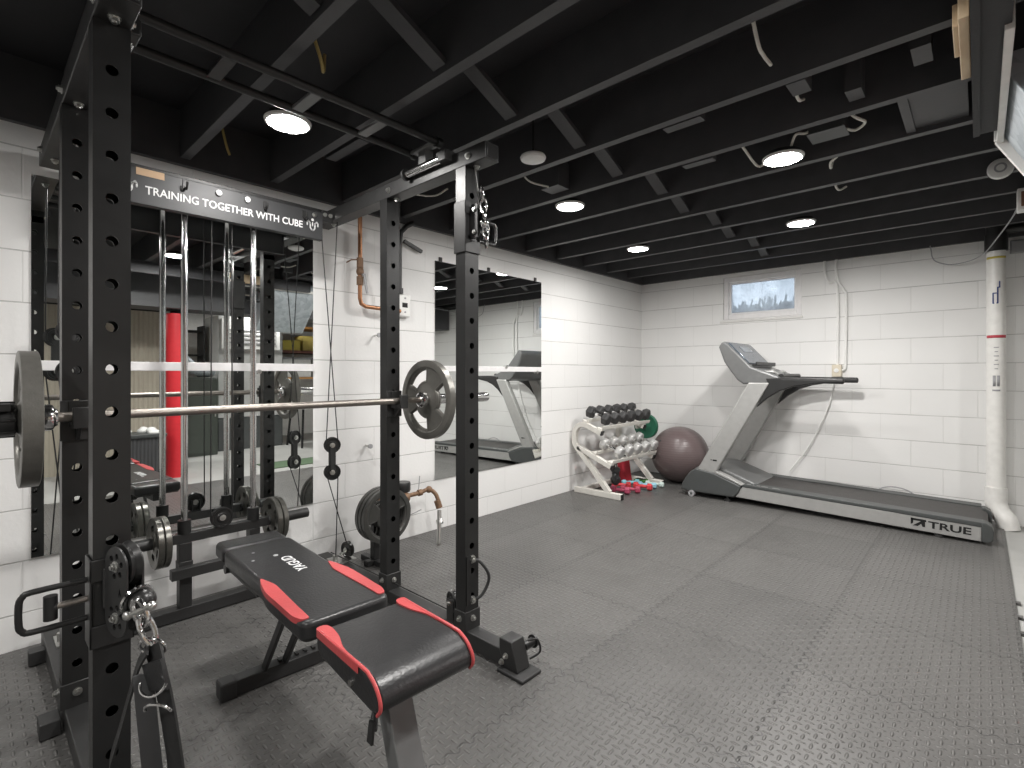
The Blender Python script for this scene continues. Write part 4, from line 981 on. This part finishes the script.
cons = [(1.125, 1.300), (1.150, 1.335), (1.180, 1.347), (1.385, 1.128), (1.600, 1.045), (1.590, 1.012), (1.525, .995), (1.326, .985), (1.278, 1.02), (1.222, 1.095), (1.172, 1.171)]
bm = B(); prism(bm, cons, 1, -.745, -.135); con = obj('console', bm, M_TMS2, tm, bevel=.014, seg=3, smooth=50)
d = Vector((1.385-1.180, 0, 1.128-1.347)).normalized(); nrm = Vector((-d.z, 0, d.x))
if nrm.z < 0: nrm = -nrm
c0 = Vector((1.282, 0, 1.2375))
bm = B(); beam(bm, c0-d*.125+Vector((0, -.44, 0))+nrm*.004, c0+d*.115+Vector((0, -.44, 0))+nrm*.004, .54, .012, up=nrm); obj('display_panel', bm, M_SCR, con, bevel=.004)
bm = B(); beam(bm, c0-d*.085+Vector((0, -.44, 0))+nrm*.0105, c0-d*.02+Vector((0, -.44, 0))+nrm*.0105, .22, .004, up=nrm); obj('screen', bm, M('lcd_grey', (.20, .24, .28), .1, var=.3, scale=6), con)
bm = B(); beam(bm, (1.40, -.70, 1.145), (1.40, -.18, 1.145), .035, .018); beam(bm, (1.415, -.70, 1.155), (1.415, -.18, 1.155), .01, .03); obj('book_ledge', bm, M_TMK, con, bevel=.004)
for y in (-.60, -.28):
    bm = B(); ell(bm, (1.50, y, 1.085), (.028, .03, .018)); obj('console_button', bm, M_TMS, con)
bm = B(); cyl(bm, (1.47, -.44, 1.08), (1.47, -.44, 1.115), .02); obj('console_knob', bm, M_TMS, con)
bm = B(); tube(bm, [(1.47, -.65, 1.09), (1.53, -.62, 1.085), (1.57, -.66, 1.065)], .008, 8, k=3); obj('safety_cord', bm, M_TMS, con)
bm = B(); cyl(bm, (1.60, -.70, 1.052), (1.60, -.18, 1.052), .020, 18); obj('heart_rate_bar', bm, M_TMK, con)
# long deck
bm = B(); prism(bm, [(1.27, .052), (1.325, .142), (2.765, .110), (2.765, .018)], 1, -.762, -.745); sp_ = obj('side_panel', bm, M_TMS, tm, bevel=.004)
bm = B(); prism(bm, [(1.27, .052), (1.325, .142), (2.765, .110), (2.765, .018)], 1, -.135, -.118); obj('side_panel', bm, M_TMS, tm, bevel=.004)
bm = B(); text_bm(bm, 'TRUE', .062, frame((2.612, -.7622, .071), (1, 0, -.022), (.022, 0, 1), (0, -1, 0)), .0006, .0016, xs=1.0)
xs = [v.co.x for v in bm.verts]; k = .212/(max(xs)-min(xs)); c_ = (max(xs)+min(xs))/2
for v in bm.verts: v.co.x = 2.612+(v.co.x-c_)*k
obj('lettering', bm, M_DARK, sp_, smooth=0)
bm = B()
for poly in ([(2.415, .104), (2.496, .102), (2.496, .088), (2.415, .090)], [(2.415, .104), (2.428, .104), (2.428, .072), (2.415, .060)], [(2.425, .054), (2.470, .090), (2.490, .090), (2.490, .054), (2.476, .054), (2.470, .072), (2.452, .054)]):
    prism(bm, poly, 1, -.7632, -.7620)
obj('emblem', bm, M_DARK, sp_, smooth=0)
for a, b in ((-.765, -.655), (-.225, -.115)):
    bm = B(); xe = 2.775 if a < -.5 else 2.766; prism(bm, [(1.32, .142), (1.34, .166), (xe, .138), (xe, .110)], 1, a, b); sr = obj('foot_rail', bm, M_TMD, tm, bevel=.004)
    if a < -.5:
        bm = B()
        for x0_, x1_ in ((1.355, 1.385), (1.40, 1.41), (1.43, 1.455), (1.465, 1.515), (1.545, 1.60)):
            za = .166-(x0_-1.34)*.0195
            prism(bm, [(x0_, za+.0002), (x1_, za+.0002-(x1_-x0_)*.0195), (x1_, za+.0016-(x1_-x0_)*.0195), (x0_, za+.0016)], 1, -.742, -.728)
        obj('rail_print', bm, M_TMS, sr, smooth=0)
bm = B(); prism(bm, [(1.30, .145), (1.36, .160), (2.76, .132), (2.79, .120), (2.80, .105), (2.79, .085), (2.76, .078), (1.30, .10)], 1, -.652, -.228); obj('running_belt', bm, M_TMB, tm, bevel=.006, seg=3, smooth=50)
for a, b, e in ((-.772, -.665, 1), (-.30, -.20, 1)):
    bm = B(); prism(bm, [(2.765, .020), (2.80, .020), (2.818, .035), (2.822, .09), (2.812, .122), (2.785, .140), (2.765, .140)], 1, a, b); obj('rear_cap', bm, M_TMD, tm, bevel=.006, seg=3, smooth=50)
bm = B(); cyl(bm, (2.76, -.65, .095), (2.76, -.225, .095), .032, 20); obj('rear_roller', bm, M_TMK, tm)
bm = B(); box(bm, 1.0, 2.74, -.70, -.19, .03, .085); obj('underframe', bm, M_TMK, tm, bevel=.004)
for y in (-.765, -.12):
    bm = B(); cyl(bm, (.905, y-.02, .027), (.905, y+.015, .027), .027, 24); o = obj('wheel', bm, M_LABELG, tm); bm = B(); cyl(bm, (.905, y-.024, .027), (.905, y-.019, .027), .010, 14); obj('wheel_axle', bm, M_TMD, o)
for x in (1.20, 2.56):
    for y in (-.735, -.14):
        bm = B(); cyl(bm, (x, y, .001), (x, y, .018), .026, 18); cyl(bm, (x, y, .018), (x, y, .05), .012, 12); obj('levelling_foot', bm, M_RUBBER, tm)
bm = B(); tube(bm, [(2.10, -.06, .03), (2.14, -.06, .12), (2.22, -.055, .165), (2.32, -.055, .16), (2.40, -.06, .11), (2.44, -.06, .03)], .005, 8, k=6); obj('power_cord', bm, M_LABELG, tm)

# ------------------------------------------------------------------ dumbbell rack in the corner
RY0, RY1 = -1.32, -.56
dr = thing('dumbbell_rack', 'cream white two tier dumbbell rack standing in the corner', 'dumbbell rack', (.25, (RY0+RY1)/2, 0))
for y in (RY0, RY1):
    bm = B(); box(bm, .055, .535, y-.0225, y+.0225, .001, .05); sf = obj('foot', bm, M_WSTEEL, dr, bevel=.003)
    bm = B(); box(bm, .533, .541, y-.021, y+.021, .003, .048); obj('end_plug', bm, M_PLASTIC, sf, bevel=.002)
    path = [(.410, y, .045), (.225, y, .25), (.075, y, .41), (.050, y, .475), (.055, y, .545), (.085, y, .595), (.13, y, .617), (.18, y, .610), (.25, y, .585), (.335, y, .553)]
    bm = B(); sweep(bm, cr(path, 5), rect(.042, .042), up=(0, 1, 0)); fr = obj('bent_frame', bm, M_WSTEEL, dr, smooth=40)
    bm = B(); beam(bm, (.085, y, .41), (.435, y, .268), .042, .042); obj('lower_arm', bm, M_WSTEEL, dr, bevel=.003)
    bm = B(); beam(bm, (.334, y, .5535), (.346, y, .549), .040, .040); beam(bm, (.434, y, .2685), (.446, y, .2635), .040, .040); obj('end_plug', bm, M_PLASTIC, dr, bevel=.002)
for (x, z) in ((.165, .648), (.320, .592), (.265, .372), (.425, .308)):
    bm = B(); ya, yb = RY0-.015, (RY1+.08 if z > .5 else RY1+.015)
    beam(bm, (x, ya, z), (x, yb, z), .055, .006, up=(.34, 0, .94)); beam(bm, (x+.03, ya, z+.006), (x+.03, yb, z+.006), .006, .03, up=(.34, 0, .94)); obj('shelf_rail', bm, M_WSTEEL, dr, bevel=.001)
    for y in (RY0, RY1):
        bm = B(); cbox(bm, (x, y, z-.016 if z < .4 else z-.02), (.04, .038, .028)); obj('rail_bracket', bm, M_WSTEEL, dr)
bm = B(); box(bm, .10, .14, RY0+.02, RY1-.02, .006, .046); obj('floor_bar', bm, M_WSTEEL, dr, bevel=.003)
def hex_dumbbell(name, hr, hl, L, mh, mg, label, cat='dumbbell', grp=None, facets=6):
    t = thing(name, label, cat, (0, 0, 0), group=grp)
    bm = B(); lathe(bm, [(0, -L/2), (.013, -L/2), (.0145, -L*.2), (.0165, 0), (.0145, L*.2), (.013, L/2), (0, L/2)], (0, 0, 0), (1, 0, 0), 18); obj('handle', bm, mg, t, world=False)
    for s in (-1, 1):
        bm = B(); lathe(bm, [(0, s*L/2), (hr*.80, s*L/2), (hr, s*(L/2+hl*.2)), (hr, s*(L/2+hl*.8)), (hr*.78, s*(L/2+hl)), (hr*.3, s*(L/2+hl*1.0)), (0, s*(L/2+hl*.97))], (0, 0, 0), (1, 0, 0), facets); obj('head', bm, mh, t, world=False, smooth=20, bevel=.003)
    return t
ords = ['leftmost', 'second from left', 'third from left', 'third from right', 'second from right', 'rightmost']
d0 = hex_dumbbell('hex_dumbbell', .058, .064, .105, M_HEX, M_CHROME, '', grp='black dumbbells on the upper tier')
for i in range(6):
    t = d0 if i == 0 else dup(d0)
    t.location = (.258, -1.25+.143*i, .698); t.rotation_euler = (random.uniform(-.2, .2), math.radians(19), 0)
    t['label'] = ords[i]+' of the six black hex dumbbells on the rack upper tier'
d1 = hex_dumbbell('cast_dumbbell', .056, .06, .105, M_HEXG, M_CHROME, '', grp='grey dumbbells on the lower tier', facets=8)
ords5 = ['leftmost', 'second from left', 'middle one', 'second from right', 'rightmost']
for i in range(5):
    t = d1 if i == 0 else dup(d1)
    t.location = (.378, -1.22+.154*i, .416); t.rotation_euler = (random.uniform(-.3, .3), math.radians(21), 0)
    t['label'] = ords5[i]+' of the five grey metal dumbbells on the rack lower tier'
for nm, col, p, rz, lb in (('pink', (.42, .07, .13), (.40, -1.12, .034), .2, 'dark pink dumbbell on floor nearest the rack left foot'), ('magenta', (.42, .06, .11), (.45, -1.03, .034), .35, 'dark pink dumbbell in front of the others on the floor'),
        ('red', (.62, .05, .06), (.30, -.93, .034), .5, 'red dumbbell on the floor between the rack feet'), ('scarlet', (.66, .06, .07), (.475, -.85, .034), .15, 'bright red dumbbell on the floor beside the pale blue ones'),
        ('aqua', (.22, .50, .58), (.30, -.765, .030), .9, 'aqua dumbbell behind the red ones under the rack'), ('sky', (.30, .55, .66), (.47, -.76, .030), .25, 'pale blue dumbbell on the floor right of the red one'), ('mint', (.55, .66, .62), (.50, -.665, .028), .2, 'whitish green dumbbell on the floor by the rack right foot')):
    m = M(nm+'_neoprene', col, .5)
    r = p[2]-.001
    t = hex_dumbbell('neoprene_dumbbell', r*1.0, .045, .085, m, m, lb, grp='coloured dumbbells on the floor')
    t.location = p; t.rotation_euler = (PI/6, 0, rz)
t = thing('green_box', 'small green box on the floor by the rack right foot', 'box', (.34, -.615, 0))
bm = B(); box(bm, .29, .40, -.685, -.600, .001, .05); obj('carton', bm, M('green_card', (.06, .22, .04), .5), t, bevel=.003)
bm = B(); box(bm, .30, .39, -.675, -.610, .05, .052); obj('dark_panel', bm, M_DARK, t)
t = thing('weight_disc', 'green round disc hanging at the right end of the dumbbell rack', 'weight disc', (.25, -.36, .42))
bm = B(); plate_bm(bm, (.25, -.36, .535), (0, 1, 0), [.014, .03, .04, .095, .105, .122, .125], [.026, .026, .018, .018, .024, .026, .02], 40); obj('disc_body', bm, M_GREEN, t, smooth=40)
bm = B(); cyl(bm, (.25, RY1+.0, .535), (.25, -.31, .535), .0125, 16); cyl(bm, (.25, RY1+.0, .535), (.25, RY1+.0, .575), .012); obj('disc_peg', bm, M_WSTEEL, dr)
t = thing('foam_pad', 'red padded block standing on the floor under the dumbbell rack', 'pad', (.20, -.70, 0))
bm = B(); beam(bm, (.215, -.70, .002), (.18, -.70, .235), .14, .07, up=(1, 0, 0)); obj('cover', bm, M_REDC, t, bevel=.018, seg=3)
bm = B(); tube(bm, [(.20, -.73, .235), (.19, -.73, .262), (.19, -.67, .262), (.20, -.67, .235)], .006, 8, k=3); obj('strap', bm, M_NYLON, t)
t = thing('boxing_glove', 'black padded glove hanging below the rack lower tier left end', 'glove', (.42, -1.2, .1))
def gl(v):
    if v.co.z > .2: v.co.x *= .75; v.co.y *= .8
bm = B(); ell(bm, (.40, -1.2, .150), (.042, .052, .062), fn=gl); ell(bm, (.425, -1.255, .165), (.018, .020, .042)); cyl(bm, (.40, -1.2, .185), (.40, -1.2, .245), .032, 18, .036); obj('glove_body', bm, M_VINYL, t)
bm = B(); lathe(bm, [(.037, -.014), (.040, -.014), (.040, .014), (.037, .014), (.037, -.014)], (.40, -1.2, .225), n=24); tube(bm, [(.40, -1.22, .24), (.405, -1.21, .30), (.405, -1.19, .30), (.40, -1.18, .24)], .003, 6, k=3); obj('wrist_strap', bm, M_NYLON, t)
t = thing('exercise_ball', 'large brown grey exercise ball in the corner between dumbbell rack and treadmill', 'exercise ball', (.575, -.285, 0))
bm = B(); ell(bm, (.575, -.285, .274), (.273, .273, .273), 64, 40); obj('ball_skin', bm, M_BALL, t, smooth=180)
bm = B(); ell(bm, (.475, -.50, .42), (.008, .008, .008)); obj('valve_plug', bm, M_TMD, t)

# ------------------------------------------------------------------ the utility side of the basement, seen in the left mirror
t = thing('support_column', 'red padded steel column under the black beam, seen in the left mirror', 'column', (3.475, -3.59, -.012))
bm = B(); cyl(bm, (3.475, -3.59, -.012), (3.475, -3.59, 1.70), .088, 28); obj('foam_wrap', bm, M_REDPOST, t)
bm = B(); cyl(bm, (3.475, -3.59, 1.70), (3.475, -3.59, 1.735), .05, 20); box(bm, 3.38, 3.57, -3.69, -3.49, 1.73, 1.739); obj('top_plate', bm, M_DARK, t)
t = thing('folding_door', 'tan ribbed folding door panel behind the red column in the mirror', 'door', (4.4, -4.2, -.012))
bm = B(); box(bm, 4.40, 4.46, -4.56, -3.50, -.012, 1.80); obj('pleated_panel', bm, mat_ribbed('tan_ribs', (.40, .36, .29), (.47, .43, .35), .045), t)
bm = B(); box(bm, 4.38, 4.48, -4.58, -3.47, 1.80, 1.85); obj('track', bm, M_DARK, t)
t = thing('wooden_door', 'orange wooden door frame with white panel at the left mirror edge', 'door', (4.5, -4.95, -.012))
bm = B(); box(bm, 4.45, 4.52, -4.74, -4.62, -.012, 1.95); box(bm, 4.45, 4.52, -5.70, -5.64, -.012, 1.95); box(bm, 4.45, 4.52, -5.70, -4.62, 1.90, 1.96); obj('frame', bm, M_OAK, t, bevel=.003)
bm = B(); box(bm, 4.47, 4.51, -5.64, -4.74, -.005, 1.90); obj('panel', bm, M_FIX, t)
bm = B(); ell(bm, (4.44, -4.83, 1.0), (.03, .03, .03)); cyl(bm, (4.44, -4.83, 1.0), (4.48, -4.83, 1.0), .012); obj('knob', bm, M_BRASS, t)
t = thing('laundry_basket', 'dark grey laundry basket heaped with white cloth, seen in the left mirror', 'basket', (3.28, -3.95, -.012))
bm = B(); n0 = 0
def rbox(bm, cx, cy, z0, z1, a0, b0, a1, b1):
    v0 = [bm.verts.new((cx+sx*a0, cy+sy*b0, z0)) for sx, sy in ((-1, -1), (1, -1), (1, 1), (-1, 1))]; v1 = [bm.verts.new((cx+sx*a1, cy+sy*b1, z1)) for sx, sy in ((-1, -1), (1, -1), (1, 1), (-1, 1))]
    bm.faces.new(v0[::-1]); bm.faces.new(v1)
    for i in range(4): bm.faces.new((v0[i], v0[(i+1) % 4], v1[(i+1) % 4], v1[i]))
rbox(bm, 3.28, -3.95, -.011, .46, .13, .145, .16, .18); obj('tub', bm, mat_ribbed('dark_basket_ribs', (.045, .045, .048), (.06, .06, .062), .03), t, bevel=.01)
bm = B(); rbox(bm, 3.28, -3.95, .455, .49, .175, .195, .18, .20); obj('rim', bm, M_TMD, t, bevel=.006)
bm = B()
for k in range(9):
    ell(bm, (3.28+random.uniform(-.11, .11), -3.95+random.uniform(-.13, .13), .495+random.uniform(0, .03)), (random.uniform(.03, .06), random.uniform(.03, .06), random.uniform(.02, .035)), 10, 8)
o = tag(obj('white_cloths', bm, M_FIX), 'rumpled white cloths heaped on the dark laundry basket', 'cloth'); o['kind'] = 'stuff'
t = thing('lattice_basket', 'white lattice plastic basket beside the red column in the mirror', 'basket', (3.72, -3.73, -.012))
bm = B()
for k in range(9):
    u = -.18+.045*k
    for s in (-1, 1):
        a = (3.60, -3.73+u, .02); b_ = (3.60, -3.73+max(-.2, min(.2, u+s*.3)), .42)
        beam(bm, a, b_, .012, .006, up=(1, 0, 0))
        a = (3.60+.0+.045*k*.6, -3.93, .02); b_ = (3.60+max(0, min(.25, .027*k+s*.25)), -3.93, .42); beam(bm, a, b_, .012, .006, up=(0, 1, 0))
obj('lattice', bm, M_FIX, t)
bm = B(); box(bm, 3.60, 3.86, -3.935, -3.53, -.011, .02); box(bm, 3.595, 3.61, -3.935, -3.53, .41, .44); box(bm, 3.595, 3.86, -3.94, -3.925, .41, .44); box(bm, 3.85, 3.865, -3.935, -3.53, .02, .44); box(bm, 3.60, 3.86, -3.54, -3.525, .02, .44); obj('rim', bm, M_FIX, t)
t = thing('furnace', 'pale grey furnace cabinet with dark base, reflected behind the rack posts', 'furnace', (5.3, -2.25, -.012))
bm = B(); box(bm, 5.0, 5.6, -2.72, -1.84, .45, 1.88); obj('cabinet', bm, M('furnace_grey', (.50, .50, .49), .45), t, bevel=.006)
bm = B(); box(bm, 5.0, 5.6, -2.72, -1.84, -.012, .44); obj('base', bm, M_TMD, t, bevel=.006)
bm = B(); box(bm, 4.985, 5.0, -2.68, -1.88, 1.42, 1.84); obj('front_panel', bm, M_FIX, t, bevel=.004)
bm = B()
for k in range(4): box(bm, 4.978, 4.985, -2.6, -1.95, 1.50+.06*k, 1.52+.06*k)
obj('louvre', bm, M_LABELG, t)
t = thing('storage_cabinet', 'dark green storage cabinet left of the grey furnace in the mirror', 'cabinet', (4.9, -3.0, -.012))
bm = B(); box(bm, 4.75, 5.25, -3.20, -2.80, -.012, 1.02); obj('carcass', bm, M('dark_green_paint', (.045, .055, .045), .5), t, bevel=.004)
for y in (-3.0,):
    bm = B(); box(bm, 4.735, 4.75, -3.19, -2.81, .02, 1.0); dd = obj('door', bm, M('dark_green_paint', (.045, .055, .045), .5), t, bevel=.003); bm = B(); cyl(bm, (4.72, -2.84, .5), (4.72, -2.84, .65), .008); obj('handle', bm, M_BOLT, dd)
t = thing('flexible_duct', 'silver flexible dryer duct lying on the dark cabinet', 'duct', (4.9, -3.0, 1.0))
pts = cr([(4.85, -3.24, 1.30), (4.88, -3.14, 1.22), (4.9, -3.02, 1.12), (4.93, -2.92, 1.10), (4.97, -2.80, 1.11)], 10)
bm = B(); R = []
for i, p in enumerate(pts):
    dd_ = (pts[min(i+1, len(pts)-1)]-pts[max(i-1, 0)]).normalized(); x_, y_, _ = basis(dd_); rr = .068+(.008 if i % 2 else 0)
    R.append([bm.verts.new(p+(x_*math.cos(2*PI*j/18)+y_*math.sin(2*PI*j/18))*rr) for j in range(18)])
for A, C in zip(R, R[1:]):
    for j in range(18): bm.faces.new((A[j], A[(j+1) % 18], C[(j+1) % 18], C[j]))
bm.faces.new(R[0][::-1]); bm.faces.new(R[-1]); obj('foil_hose', bm, M_GALV, t, smooth=0)
sh = thing('storage_shelf', 'wooden utility shelf holding yellow boxes at right side of the left mirror', 'shelf', (5.6, -1.3, -.012))
bm = B(); box(bm, 5.3, 5.9, -1.78, -.6, 1.40, 1.44); obj('board', bm, M('red_brown_board', (.18, .07, .05), .6), sh)
for x, y in ((5.26, -.63), (5.26, -1.76), (5.86, -.63), (5.86, -1.76)):
    bm = B(); box(bm, x, x+.04, y-.03, y+.03, -.012, 1.9); obj('shelf_post', bm, M_DARK, sh)
bm = B(); box(bm, 5.3, 5.9, -1.78, -.6, 1.80, 1.83); obj('board', bm, M_OAK, sh)
bm = B(); box(bm, 5.3, 5.9, -1.78, -.6, .98, 1.01); obj('board', bm, M_OAK, sh)
for y0, y1, h, c, lb in ((-1.70, -1.42, .16, (.55, .45, .08), 'low yellow carton on the utility shelf, left'), (-1.38, -1.08, .24, (.48, .38, .10), 'mustard yellow carton on the utility shelf, middle'), (-1.03, -.72, .22, (.50, .40, .06), 'yellow carton on the utility shelf, right')):
    bm = B(); box(bm, 5.32, 5.7, y0, y1, 1.441, 1.441+h); box(bm, 5.318, 5.32, y0+.1, y0+.14, 1.441, 1.441+h); t = tag(obj('carton', bm, M('yellow_card', c, .6, var=.3, scale=12), bevel=.004), lb, 'box', 'cartons on the utility shelf')
for y0, y1, lb in ((-1.70, -1.24, 'white storage bin under the yellow cartons, left'), (-1.18, -.74, 'white storage bin under the yellow cartons, right')):
    bm = B(); box(bm, 5.32, 5.8, y0, y1, 1.011, 1.30); tt = thing('storage_bin', lb, 'bin', (5.5, (y0+y1)/2, 1.0), group='white storage bins'); obj('tub', bm, M_FIX, tt, bevel=.01); bm = B(); box(bm, 5.31, 5.81, y0-.01, y1+.01, 1.30, 1.33); obj('lid', bm, M_LABELG, tt, bevel=.005)
t = thing('folding_table', 'small white table with dark legs below the storage bins in the mirror', 'table', (4.7, -1.4, -.012))
bm = B(); box(bm, 4.45, 4.95, -1.85, -.95, .55, .59); obj('tabletop', bm, M_FIX, t, bevel=.008)
for x, y, dx in ((4.5, -1.75, -.05), (4.9, -1.75, .05), (4.5, -1.05, -.05), (4.9, -1.05, .05)):
    bm = B(); cyl(bm, (x, y, .55), (x+dx, y-.04, -.011), .016); obj('leg', bm, M_DARK, t)
t = thing('floor_runner', 'green runner mat on the bare concrete beyond the rubber mats', 'runner', (3.45, -1.6, -.012))
bm = B(); box(bm, 3.15, 3.55, -2.75, -.5, -.0115, -.004); obj('pile', bm, M('green_carpet', (.10, .16, .09), .9, var=.2, scale=80), t)
bm = B(); box(bm, 3.14, 3.16, -2.75, -.5, -.0115, -.003); box(bm, 3.54, 3.56, -2.75, -.5, -.0115, -.003); obj('edge_binding', bm, M('green_binding', (.08, .12, .07), .8), t)
bs_ = thing('bottle_shelf', 'black wall shelf with bottles, right of the red column in the mirror', 'shelf', (5.5, -3.2, -.012))
for z in (1.32, 1.66):
    bm = B(); box(bm, 5.35, 5.65, -3.62, -2.78, z, z+.02); obj('board', bm, M_DARK, bs_)
for y in (-3.62, -2.80):
    bm = B(); box(bm, 5.35, 5.65, y, y+.02, -.012, 1.75); obj('side_panel', bm, M_DARK, bs_)
for i, (y, c, h, lb) in enumerate(((-3.46, (.55, .5, .15), .12, 'yellow bottle on the black shelf in the mirror'), (-3.36, (.2, .3, .55), .15, 'blue bottle on the black shelf in the mirror'), (-3.26, (.15, .25, .5), .13, 'short blue bottle beside the white jar on the black shelf'), (-3.16, (.7, .7, .7), .14, 'white jar on the black shelf in the mirror'))):
    t = thing('bottle', lb, 'bottle', (5.45, y, 1.681), group='bottles on the black shelf')
    bm = B(); lathe(bm, [(0, 0), (.035, 0), (.036, h*.6), (.015, h*.8), (.015, h*.9), (0, h*.9)], (5.45, y, 1.6805), n=20); obj('body', bm, M('bottle_%d' % i, c, .3), t); bm = B(); cyl(bm, (5.45, y, 1.6805+h*.9), (5.45, y, 1.6805+h), .017, 14); obj('cap', bm, M_FIX, t)

# ------------------------------------------------------------------ camera, sky, view
cam = bpy.data.cameras.new('camera'); co = bpy.data.objects.new('camera', cam); COL.objects.link(co)
co.location = (2.756, -5.088, 1.078); co.rotation_euler = (PI/2, 0, math.radians(42.8))
cam.sensor_fit = 'HORIZONTAL'; cam.sensor_width = 36; cam.lens = 505/1024*36; cam.shift_y = -11/1024
cam.clip_start = .02; S.camera = co
w = bpy.data.worlds.new('sky'); S.world = w; w.use_nodes = True
nt = w.node_tree; bg = nt.nodes['Background']; bg.inputs[0].default_value = (.84, .92, 1.0, 1); bg.inputs[1].default_value = 1.15
S.view_settings.view_transform = 'Standard'; S.view_settings.look = 'None'; S.view_settings.gamma = 1; S.view_settings.use_curve_mapping = False
S.view_settings.exposure = 0.32
